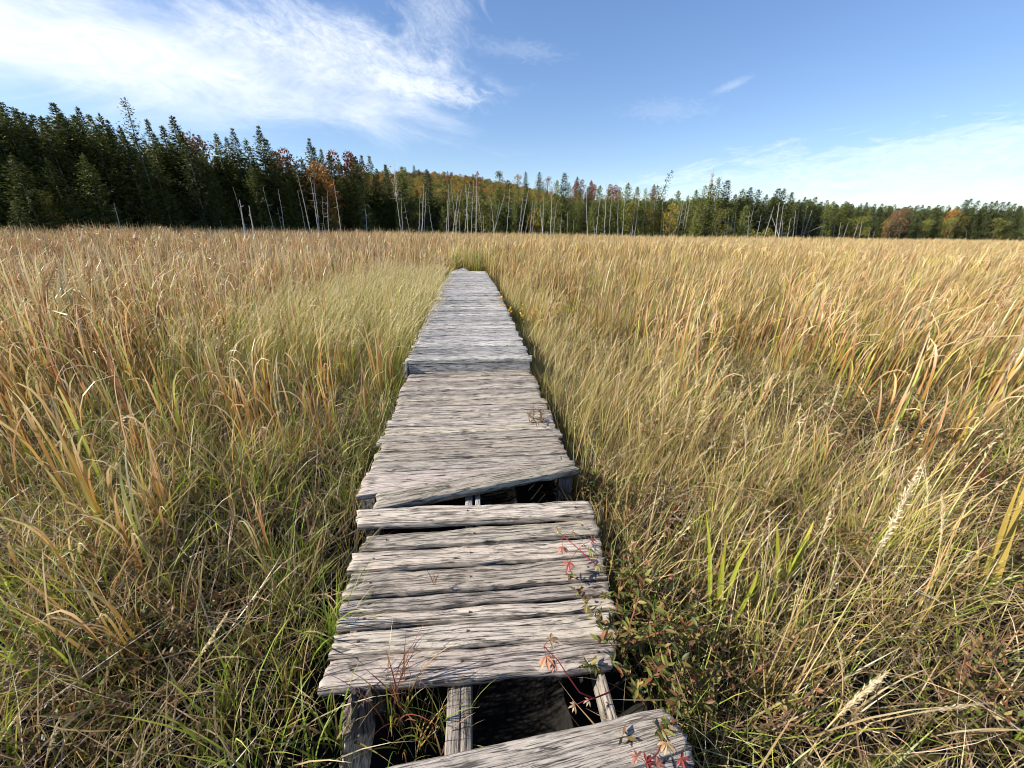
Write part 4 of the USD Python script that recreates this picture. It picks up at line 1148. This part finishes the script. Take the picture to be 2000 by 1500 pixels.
# ------------------------------------------------------------------ dead standing snags
SNAGS = """224,396,234,445,1.3,2;466,390,478,448,2.2,2;454,365,470,415,.8,0;488,402,494,448,2.0,2;410,442,410,464,1.6,0;431,430,434,444,.9,0
514,365,534,448,1,1;544,369,555,448,1.2,0;541,405,551,448,.7,0;582,342,605,447,1.4,0;582,372,596,447,1,0;606,345,621,445,1.2,1;614,357,623,445,1.1,1;629,385,633,440,.8,1;640,372,641,448,.9,0;651,349,666,449,1.2,0;714,401,716,445,1.5,3
772,362,783,453,1.1,1;784,385,786,453,1,0;787,388,792,412,.7,0;821,382,818,459,1,0;828,360,824,459,1.5,0;832,375,828,459,1.1,0;837,400,846,457,.9,0;876,360,872,461,1.1,0;878,387,875,461,1,0;880,355,885,395,.8,0;895,372,884,461,1.2,0;901,372,888,461,1.1,1;898,415,897,459,.9,2;910,358,914,460,1.3,2;917,358,913,400,1,1;925,352,922,420,1.1,0;931,340,930,461,1.5,3;935,385,942,461,1.1,1;944,420,945,461,.8,0;959,385,965,457,1,0;986,380,968,442,1.1,0;976,392,967,440,.8,0;996,362,992,425,.9,0
1021,385,1013,459,1.1,0;1032,370,1017,459,1.4,1;1040,392,1035,460,1.1,1;1032,425,1026,458,.9,0;1045,397,1040,459,.9,0;1055,400,1060,458,1.2,1;1062,385,1060,460,1.2,0;1079,370,1075,460,1.4,2;1087,395,1081,459,.9,1;1097,415,1094,459,.8,0;1108,414,1108,459,1,0;1121,430,1119,459,.8,0;1145,357,1146,402,1,0;1159,427,1161,459,.8,0;1173,375,1164,460,1.2,0;1185,360,1180,461,1.2,1;1195,375,1191,437,.9,0;1207,397,1207,460,1,0;1220,385,1216,460,1.1,0;1251,367,1240,455,1.3,2;1243,370,1240,400,.8,0;1262,387,1255,462,1.2,2;1267,410,1266,460,.7,0;1279,392,1276,459,1,0;1296,377,1290,460,1.2,0;1297,415,1295,460,1,0;1313,394,1306,461,1,0;1332,397,1317,460,1.1,0;1336,392,1322,461,1,0;1342,395,1331,461,1,0;1350,380,1335,461,1.5,1;1345,412,1320,447,1,0
1367,390,1354,461,1.1,0;1370,412,1361,461,1,0;1376,402,1371,456,.8,0;1399,397,1387,458,1.1,0;1417,407,1415,456,1,0;1424,420,1418,458,.9,0;1434,415,1425,456,.8,0;1438,410,1432,463,1.1,0;1455,420,1447,463,1,0;1464,412,1460,463,.9,0;1472,405,1467,431,.8,0;1487,420,1478,461,.9,0
1522,395,1516,445,1.6,0;1530,400,1524,442,1.1,0;1512,403,1505,425,1.1,0;1505,418,1516,447,1.3,1;1529,430,1527,463,1.2,0;1544,427,1538,464,1.3,0;1554,410,1550,448,1,0;1561,407,1555,451,1,0;1570,417,1566,456,.9,0;1577,402,1564,462,1.5,1;1586,411,1568,462,1.2,0;1587,425,1577,461,1,0;1606,441,1576,454,1,0;1611,422,1600,464,1.1,0;1613,430,1607,456,1,0;1631,435,1627,464,1,0;1642,434,1638,464,1,0;1657,435,1647,464,1,0;1677,435,1667,464,1,0;1684,432,1678,464,1,0;1699,452,1696,464,1,0;1709,450,1706,463,.9,0;1761,440,1757,459,1,0;1859,444,1857,466,1.2,0;1888,448,1887,464,1.4,0;1935,452,1928,468,1,0"""


def build_snags():
    where = [(300, "before the dark spruces at far left"), (500, "in the cattails before the dark spruces"), (600, "before the black spruce shade"), (700, "below the orange tree"), (810, "before the first larches"),
             (866, "before the golden trees"), (1000, "behind the boardwalk's far end"), (1130, "just right of the boardwalk's end"), (1260, "below the red hilltop maples"), (1352, "below the wind-bent larch"), (1500, "below the radio mast"), (1620, "where the forest starts to drop"), (2100, "before the low right-hand forest")]
    rows = sorted(tuple(map(float, s.split(","))) for s in SNAGS.replace("\n", ";").split(";") if s.strip())
    seen, keyed = {}, []
    for r in rows:
        bx, h = r[2], r[3] - r[1]
        tall = "short" if h < 42 else "tall" if h > 78 else "slender"
        lean = "leaning right" if r[0] - bx > 9 else "leaning left" if bx - r[0] > 9 else "upright"
        keyed.append((next(w for x1, w in where if bx < x1), tall, lean))
    total = {k: keyed.count(k) for k in keyed}
    for r, k in zip(rows, keyed):
        tx, ty, bx, by, wd, br = r
        rng = np.random.default_rng(int(tx * 7 + ty))
        d = float(edge_r(math.atan2((bx - 1000) / FPX, 1.08))) - 8.0 + rng.uniform(-1.2, 1.2)
        if bx < 520 and by > 446 and wd >= 1.6:
            d = 30.0 if by < 455 else 21.0
        b = at(bx, by, d)
        b[2] = float(terrain(b[0], b[1])) - 0.1
        b2 = at(bx, by, d)
        top = at(tx, ty, d + rng.uniform(-0.4, 0.4))
        foot = b2 + (b2 - top) * (b2[2] - b[2]) / max(0.5, top[2] - b2[2])
        seen[k] = seen.get(k, 0) + 1
        lab = f"{k[1]} bare grey snag {k[2]}, {k[0]}" if total[k] == 1 else f"{ordinal(seen[k] - 1)} {k[1]} grey snag {k[2]} {k[0]}"
        t = thing("dead_snag", lab, "snag", foot, group="dead snags along the bog edge")
        L = np.linalg.norm(top - foot)
        u = np.linspace(0, 1, 9)
        P = (top - foot)[None] * u[:, None] + np.stack([0.035 * np.sin(u * 7 + tx) * u, 0.03 * np.cos(u * 6 + tx) * u, 0 * u], -1)
        if br == 3 and tx < 800:                 # the hooked snag
            P = np.vstack([P, P[-1] + [0.35, 0, 0.1], P[-1] + [0.6, 0, -0.35]])
            u = np.linspace(0, 1, len(P))
        rad = 0.068 * wd * (d / 72) ** (0.5 if bx > 1480 else 1.0) * (0.82 if wd < 1.55 else 1.0)
        V, F = tube(P, np.interp(u, [0, 1], [rad, rad * 0.28]), 7)
        put(f"{t}/trunk", V, F, SNAGWOOD, smooth=True)
        n = int({0: rng.integers(2, 7), 1: 6, 2: 8, 3: 16}[int(br)])
        for i in range(n):
            f = rng.uniform(0.15, 0.9)
            p = P[0] + (P[8] - P[0]) * f
            a = rng.choice([0, math.pi]) + rng.normal(0, 0.7)
            ln = rng.uniform(0.2, 0.7) * (0.8 if br == 2 else 1 if br == 0 else 1.5) * d / 72
            e = p + np.array([math.cos(a), math.sin(a) * 0.6, rng.uniform(-0.35, 0.3)]) * ln
            V, F = tube([p, (p + e) / 2 + [0, 0, -0.05 * ln], e], [0.022, 0.016, 0.006], 4)
            put(f"{t}/branch", V, F, SNAGWOOD)


build_snags()


def radio_mast():
    d = 420.0
    top, mid = at(1387.5, 328, d), at(1386, 372, d)
    g = float(terrain(mid[0], mid[1]))
    t = thing("radio_mast", "thin red and grey lattice radio mast rising above the trees", "mast", (mid[0], mid[1], g))
    H = top[2] - g
    legs = []
    w = 0.55
    for k in range(3):
        a = k * 2.094
        legs.append(np.array([w * math.cos(a), w * math.sin(a), 0]))
    for k, p in enumerate(legs):
        V, F = tube([p, p * 0.8 + [0, 0, H * 0.84]], [0.16, 0.13], 5)
        put(f"{t}/leg", V, F, MASTRED)
    br = []
    nz = 26
    for i in range(nz):
        z0, z1 = H * 0.84 * i / nz, H * 0.84 * (i + 1) / nz
        for k in range(3):
            br.append(tube([legs[k] * (1 - .2 * i / nz) + [0, 0, z0], legs[(k + 1) % 3] * (1 - .2 * i / nz) + [0, 0, z1]], [0.07, 0.07], 3))
    V, F = tubes(br)
    put(f"{t}/bracing", V, F, MASTRED)
    V, F = tube([[0, 0, H * 0.83], [0, 0, H]], [0.22, 0.07], 6)
    put(f"{t}/whip", V, F, MASTRED)
    for f in (0.66, 0.74, 0.86):
        for a in (0.2, 2.2, 4.2):
            m = trimesh.creation.box([0.5, 0.5, 2.2])
            put(f"{t}/aerial", m.vertices + [1.3 * math.cos(a), 1.3 * math.sin(a), H * f], m.faces, SNAGWOOD)


radio_mast()


# ------------------------------------------------------------------ single plants that stand out
def bezier(p0, p1, p2, n):
    u = np.linspace(0, 1, n)[:, None]
    return p0 * (1 - u) ** 2 + 2 * p1 * u * (1 - u) + p2 * u ** 2


def lens_leaf(p, d, nrm, length, width, col, fold=0.25, droop=0.15):
    """One leaf blade: nine points, pointed at both ends, folded a little along its midrib."""
    d = unit(d); s = unit(np.cross(d, nrm)); nn = np.cross(s, d)
    u = np.array([0, .3, .65, 1.0]); wv = np.array([.06, .42, .40, .02]) * width
    V, C = [], []
    for a, w in zip(u, wv):
        c = p + d * length * a - nn * length * droop * a * a
        V += [c - s * w + nn * w * fold, c, c + s * w + nn * w * fold]
        C += [np.array(col) * (0.85 + 0.3 * a)] * 3
    F = []
    for k in range(3):
        a = 3 * k
        F += [[a, a + 1, a + 4], [a, a + 4, a + 3], [a + 1, a + 2, a + 5], [a + 1, a + 5, a + 4]]
    return np.array(V), np.array(F), np.array(C)


def palmate_sprig(label, stem, zs, leaves, seed, stemcol=(.24, .03, .035)):
    """A creeping sprig with hand shaped leaves. stem: pixels; zs: heights; leaves: (px, py, z, size, colour)."""
    rng = np.random.default_rng(seed)
    base = gnd(*stem[0], zs[0])
    t = thing("cinquefoil_sprig", label, "plant", base)
    P = np.array([gnd(*p, z) - base for p, z in zip(stem, zs)])
    V, F = tube(P, np.linspace(0.0032, 0.0018, len(P)), 5)
    put(f"{t}/stem", V, F, LEAF, np.tile(stemcol, (len(V), 1)), smooth=True)
    for px, py, z, size, col in leaves:
        c = gnd(px, py, z) - base
        j = P[np.argmin(np.linalg.norm(P - c, axis=1))]
        parts = []
        v, f = tube([j, (j + c) / 2 + [0, 0, .008], c], [0.0014, 0.0012, 0.001], 4)
        parts.append((v, f, np.tile(stemcol, (len(v), 1))))
        out = unit((c - j) * [1, 1, 0] + rng.normal(0, .002, 3) * [1, 1, 0])
        a0 = math.atan2(out[1], out[0])
        for k, da in enumerate((-1.5, -0.8, 0, 0.8, 1.5)):
            a = a0 + da + rng.normal(0, 0.12)
            ln = 0.78 * size * (1 - 0.12 * abs(da)) * rng.uniform(.85, 1.1)
            parts.append(lens_leaf(c, [math.cos(a), math.sin(a), rng.uniform(-.45, .1)], [0, 0, 1], ln, ln * 0.34, np.array(col) * rng.uniform(.8, 1.2), 0.3, 0.3))
        v, f, cc = join(parts)
        put(f"{t}/leaf", v, f, LEAF, cc)


RED, PINKR, YELG, TANL = (.27, .06, .05), (.33, .14, .10), (.32, .29, .09), (.38, .26, .13)
palmate_sprig("red stemmed sprig with scarlet and yellow leaves creeping over the deck's right edge", [(1184, 1118), (1160, 1100), (1130, 1072), (1098, 1045), (1086, 1030)], [0.0, .05, .08, .10, .11],
              [(1098, 1068, .09, .058, PINKR), (1112, 1098, .06, .060, RED), (1090, 1034, .12, .035, YELG), (1155, 1055, .09, .045, RED), (1150, 1074, .08, .060, YELG), (1118, 1040, .10, .04, TANL), (1168, 1105, .05, .045, YELG)], 1)
palmate_sprig("drooping red sprig with a yellow and pink leaf hanging over the black hole", [(1190, 1352), (1160, 1364), (1132, 1352), (1108, 1318), (1090, 1290), (1062, 1262)], [-.10, -.08, -.02, .03, .06, .08],
              [(1075, 1250, .09, .055, TANL), (1066, 1282, .07, .062, (.45, .22, .12)), (1085, 1296, .05, .045, PINKR), (1122, 1378, -.10, .035, (.30, .20, .12)), (1150, 1368, -.09, .03, (.34, .25, .15))], 2)
palmate_sprig("red and pink leaved sprig on the crumbling stub at the bottom edge", [(1292, 1410), (1298, 1440), (1285, 1470), (1262, 1492)], [-.02, -.01, -.01, -.02],
              [(1262, 1488, -.02, .055, RED), (1282, 1492, -.01, .05, PINKR), (1300, 1450, 0, .05, TANL), (1310, 1425, .01, .04, TANL), (1330, 1480, -.02, .05, RED), (1245, 1478, -.02, .04, PINKR)], 3)


def seed_grass(label, foot, tip, mid_out, start, count, size, seed, foot_z=-0.22, dy=0.05, name="seed_head_grass", spread=0.3, thick=0.003, col=(.66, .55, .35)):
    """A tall grass stem with a pale seed head, from one pixel to another."""
    rng = np.random.default_rng(seed)
    b = gnd(*foot, foot_z)
    r = ray(*tip)
    e = EYE + r * ((b[1] + dy) / r[1])
    m = (b + e) / 2 + np.array([mid_out, 0, 0.03])
    ground = b.copy(); ground[2] = float(terrain(b[0], b[1])); ground[:2] -= (m - b)[:2] * 0.5
    t = thing(name, label, "grass stem", ground)
    P = bezier(b, m, e, 16)
    P = np.vstack([ground, P]) - ground
    V, F = tube(P, np.interp(np.linspace(0, 1, len(P)), [0, 1], [thick, thick * .35]), 5)
    put(f"{t}/stem", V, F, GRASS, np.tile((.52, .40, .20), (len(V), 1)), smooth=True)
    v, f, c = plume_on(rng, P, start, count * 2, size, col, spread)
    put(f"{t}/seed_head", v, f, GRASS, c)


SEEDS = [("tall pale seed head reaching up right over the shrubs at right, largest of all", (1530, 1392), (1808, 890), 0.04, 0.62, 300, .046, dict(dy=.25, spread=.5)),
         ("thin straw stem with narrow head just left of the largest seed head", (1490, 1340), (1642, 930), 0.03, 0.72, 120, .030, {}),
         ("short spike of pale seeds above the yellow sword leaves", (1484, 1180), (1504, 998), 0.01, 0.6, 110, .024, {}),
         ("pale spike rising right of the yellow sword leaves", (1562, 1330), (1640, 1066), 0.02, 0.6, 150, .030, {}),
         ("drooping cream seed head on the dark shrubs near the right edge", (1800, 1180), (1838, 962), 0.07, 0.55, 170, .034, dict(dy=.12)),
         ("thick cream plume arching over the grass in the lower right corner", (1600, 1440), (1736, 1312), -0.02, 0.30, 300, .046, dict(foot_z=-.12)),
         ("cream plume lying almost flat near the right bottom edge", (1700, 1412), (1942, 1372), 0.0, 0.35, 260, .036, dict(foot_z=-.12)),
         ("upright whitish spike in the lower right grass", (1645, 1372), (1634, 1248), 0.01, 0.3, 110, .024, dict(foot_z=-.1)),
         ("straw spike standing over brown grass, middle right", (1528, 880), (1552, 735), 0.01, 0.55, 120, .034, {}),
         ("straw coloured head on a leaning stem, middle right", (1570, 935), (1642, 735), 0.04, 0.68, 130, .036, {}),
         ("pale leaning spike over the golden grass, second from the deck", (1306, 960), (1350, 772), 0.03, 0.62, 130, .034, {}),
         ("curl-tipped straw head in the middle of the golden grass", (1438, 985), (1452, 812), 0.06, 0.66, 130, .034, {}),
         ("pale feathered head right of the curl-tipped one", (1428, 1000), (1490, 830), 0.03, 0.66, 130, .034, {}),
         ("small straw spike in the golden grass nearest the deck", (1288, 890), (1296, 750), 0.01, 0.6, 100, .03, {}),
         ("pale seed head lying in the left sedge beside the deck", (345, 1345), (448, 1190), 0.03, 0.25, 260, .036, dict(foot_z=-.2)),
         ("feathery tan head bending over the sedge at far left", (100, 880), (165, 840), -0.02, 0.1, 220, .060, dict(foot_z=.1)),
         ("wispy tan plume among the orange cattails on the left", (215, 842), (262, 808), -0.02, 0.05, 200, .06, dict(foot_z=.1)),
         ("pale seed head pointing up at the left bottom corner", (85, 1520), (118, 1400), 0.0, 0.3, 160, .03, dict(foot_z=-.2))]
for i, (lab, a, b, mo, st, cnt, sz, kw) in enumerate(SEEDS):
    seed_grass(lab, a, b, mo, st, cnt, sz, 3000 + i, **kw)


def sword_plant(label, foot, leaves, seed, foot_z=-0.25, col=(.30, .33, .04)):
    """Broad pointed leaves from one root, each given by its tip pixel, width and bow."""
    rng = np.random.default_rng(seed)
    b = gnd(*foot, foot_z)
    g = b.copy(); g[2] = float(terrain(b[0], b[1]))
    t = thing("sword_leaf_plant", label, "plant", g)
    for px, py, w, bow in leaves:
        r = ray(px, py)
        e = EYE + r * ((b[1] + rng.uniform(-.03, .08)) / r[1])
        m = (g + e) / 2 + np.array([bow, 0, 0.12 + abs(bow) * 0.8])
        P = bezier(g + rng.normal(0, .02, 3) * [1, 1, 0], m, e, 9)
        s = unit(np.cross(unit(e - g), ray(px, py)) + rng.normal(0, .25, 3))
        u = np.linspace(0, 1, 9)
        wd = (w * 0.5 * np.minimum(1, (1 - u) * 2.2) ** 0.8)[:, None] * s
        nrm = unit(np.cross(s, e - g))
        V = np.stack([P - wd, P + nrm * w * 0.12 * (1 - u)[:, None], P + wd], 1).reshape(-1, 3) - g
        F = []
        for k in range(8):
            for q in (0, 1):
                i = 3 * k + q
                F += [[i, i + 1, i + 4], [i, i + 4, i + 3]]
        c = np.array(col) * rng.uniform(.8, 1.25)
        C = np.repeat(c * (1 - u[:, None] * 0.2) * [1, 1, 1] + np.array([.22, .10, .02]) * (u[:, None] ** 6), 3, 0)
        put(f"{t}/leaf", V, np.array(F), LEAF, C)


sword_plant("yellow-green sword shaped leaves, two bent over, standing right of the deck", (1408, 1215), [(1412, 1080, .024, 0), (1478, 1042, .018, -.06), (1477, 1107, .016, .10), (1378, 998, .022, 0), (1488, 1120, .02, .03), (1420, 1040, .022, -.02)], 1)
sword_plant("upright yellow-green leaves behind the short seed spike", (1528, 1150), [(1516, 1015, .024, 0), (1548, 1082, .022, 0), (1590, 1015, .026, .02), (1535, 1060, .02, 0)], 2)
sword_plant("rolled bright green leaf beside the leafy bush on the deck's edge", (1322, 1262), [(1345, 1232, .035, .05), (1308, 1236, .02, -.02)], 3, -.15, (.16, .26, .04))
sword_plant("broad green and yellow blades sweeping across the bottom right corner", (1640, 1440), [(1900, 1520, .030, .05), (1860, 1490, .03, .08), (1790, 1465, .016, .06)], 4, -.2, (.22, .28, .05))
sword_plant("bright yellow cattail shoots standing alone at right", (1885, 860), [(1913, 812, .026, 0), (1898, 790, .024, 0), (1925, 815, .02, .02)], 5, -.2, (.46, .42, .05))
sword_plant("thick yellow-brown cattail leaf cut by the right edge", (1955, 1085), [(2012, 925, .030, .01), (1985, 960, .022, 0), (2003, 918, .018, -.03)], 6, -.1, (.46, .34, .08))


def leafy_bush(label, pix, z, h, leaf, cols, seed, stems=14, per=34, spread=0.12, name="leafy_bush"):
    b = gnd(*pix, z)
    t = thing(name, label, "bush", b)
    rng = np.random.default_rng(seed)
    base = disc(rng, stems, spread)
    az = rng.uniform(0, 6.28, stems)
    tri = np.tile(np.array([(.09, .04, .03), (.16, .06, .04), (.22, .07, .05)])[None], (stems, 1, 1))
    V, F, C, P = blades(rng, stems, base, h * rng.uniform(0.5, 1.1, stems), np.full(stems, 0.006), az, rng.uniform(0.05, 0.7, stems), rng.uniform(-0.3, 0.6, stems), 1.5, 5, tri, 0.2, 0.9)
    put(f"{t}/stems", V, F, LEAF, C)
    cols, parts = np.array(cols), []
    for i in range(stems):
        f = rng.uniform(0.2, 1, per) * 5
        k = np.minimum(f.astype(int), 4)
        q = P[i][k] + (P[i][k + 1] - P[i][k]) * (f - k)[:, None]
        d = rng.normal(0, 1, (per, 3)) * [1, 1, 0.5] + [0, 0, 0.6]
        for a in range(per):
            ln = leaf * rng.uniform(0.6, 1.25)
            parts.append(lens_leaf(q[a], d[a], unit(rng.normal(0, .5, 3) + [0, 0, 1]), ln, ln * 0.36, cols[rng.integers(0, len(cols))] * rng.uniform(.7, 1.25)))
    v, f, c = join(parts)
    put(f"{t}/foliage", v, f, LEAF, c)


SWEET = [(.10, .12, .03), (.16, .16, .035), (.22, .17, .05), (.07, .09, .02), (.20, .09, .04)]
leafy_bush("dense small leaved bush crowding over the deck's right edge by the front planks", (1225, 1310), -.25, .46, .040, SWEET, 1, 20, 40, .14)
leafy_bush("small leaved bush hanging over the broken plank's right end", (1330, 1380), -.25, .32, .036, SWEET, 2, 14, 34, .13)
leafy_bush("olive bush beside the right end of the twisted plank", (1135, 985), -.25, .32, .040, SWEET, 3, 10, 26, .11)
leafy_bush("brownish bush behind the dense one along the deck's edge", (1215, 1190), -.3, .40, .038, SWEET, 4, 14, 34, .12)
leafy_bush("thin dry weed growing through the planks on the right", (1045, 830), -.02, .20, .035, [(.24, .15, .08), (.16, .14, .05), (.30, .22, .12)], 5, 9, 12, .06, "dry_weed")
AUT = [(.50, .27, .03), (.55, .36, .05), (.46, .20, .03), (.42, .34, .05)]
leafy_bush("orange leaved bush at the raised deck's right edge", (1025, 640), -.2, .66, .060, AUT, 6, 9, 18, .2)
leafy_bush("orange twig reaching over the raised deck's edge", (982, 610), 0, .45, .06, AUT, 7, 4, 10, .08)
leafy_bush("yellow and green bush in the grass right of the orange one", (1105, 630), -.2, .75, .060, [(.48, .40, .06), (.10, .17, .03), (.44, .36, .06), (.08, .14, .025)], 8, 10, 18, .2)
leafy_bush("dark leafy bush in the shade at the right edge", (1960, 1080), -.35, .55, .042, OLIVE, 9, 20, 34, .25)
leafy_bush("russet bush below the red-brown patch at far right", (1850, 960), -.35, .50, .040, RUSSET, 10, 18, 30, .25)


def deck_tuft(label, pix, z, n, h, pal, seed, w=.004, spread=.03, lean=.35, name="grass_tuft"):
    b = gnd(*pix, z)
    t = thing(name, label, "grass", b)
    V, F, C = sedge_tuft(seed, n, spread, h, w, 7, pal, lean, 1.0)
    put(f"{t}/blades", V, F, GRASS, C)


deck_tuft("green and reddish grass tuft sprouting before the front plank by the charred post", (775, 1405), -.25, 46, .42, [P_GREEN[0], P_GREEN[1], P_RED[0], P_SEDGE[2]], 4001, .006, .05)
deck_tuft("brown grass growing around the bared joist", (880, 1440), -.3, 26, .36, [P_SEDGE[2], P_DEAD[0], P_GREEN[0]], 4002, .005, .07, .6)
deck_tuft("sparse reddish stems bent over the front planks", (800, 1330), -.05, 12, .26, [P_RED[0], P_SEDGE[2]], 4003, .003, .05, .4)
deck_tuft("dry grass sprig lying on the fifth plank", (850, 1140), .0, 6, .13, [P_RED[0], P_SEDGE[2]], 4004, .004, .01, .9)
deck_tuft("green grass tuft beside the front planks' left end", (655, 1270), -.3, 50, .50, P_GREEN, 4005, .006, .07, .4)
deck_tuft("low green sprawling grass at the foot of the charred post", (640, 1470), -.35, 44, .36, P_GREEN, 4006, .008, .08, .9)
deck_tuft("dark grass in the gap left of the bared joist", (810, 1455), -.35, 40, .34, [P_SEDGE[0], P_SEDGE[2]], 4007, .005, .08, .6)


def fluff_head():
    p = at(603, 490, 17)
    t = thing("cattail_spike", "single white fluffy cattail spike bursting open left of the far deck", "cattail", (p[0], p[1], float(terrain(p[0], p[1]))))
    g = np.array([p[0], p[1], float(terrain(p[0], p[1]))])
    V, F = tube([[0, 0, 0], [0.02, 0, (p - g)[2] * .6], p - g], [.012, .01, .006], 6)
    put(f"{t}/stem", V, F, GRASS, np.tile((.4, .3, .16), (len(V), 1)))
    m = trimesh.creation.icosphere(3, 1.0)
    v = m.vertices * [.055, .05, .11] * (0.7 + 0.6 * meshkit.fbm(m.vertices * 2.5, 3, 3))[:, None]
    put(f"{t}/fluff", v + (p - g) + [0, 0, .1], m.faces, GRASS, np.tile((.55, .47, .37), (len(v), 1)))


fluff_head()
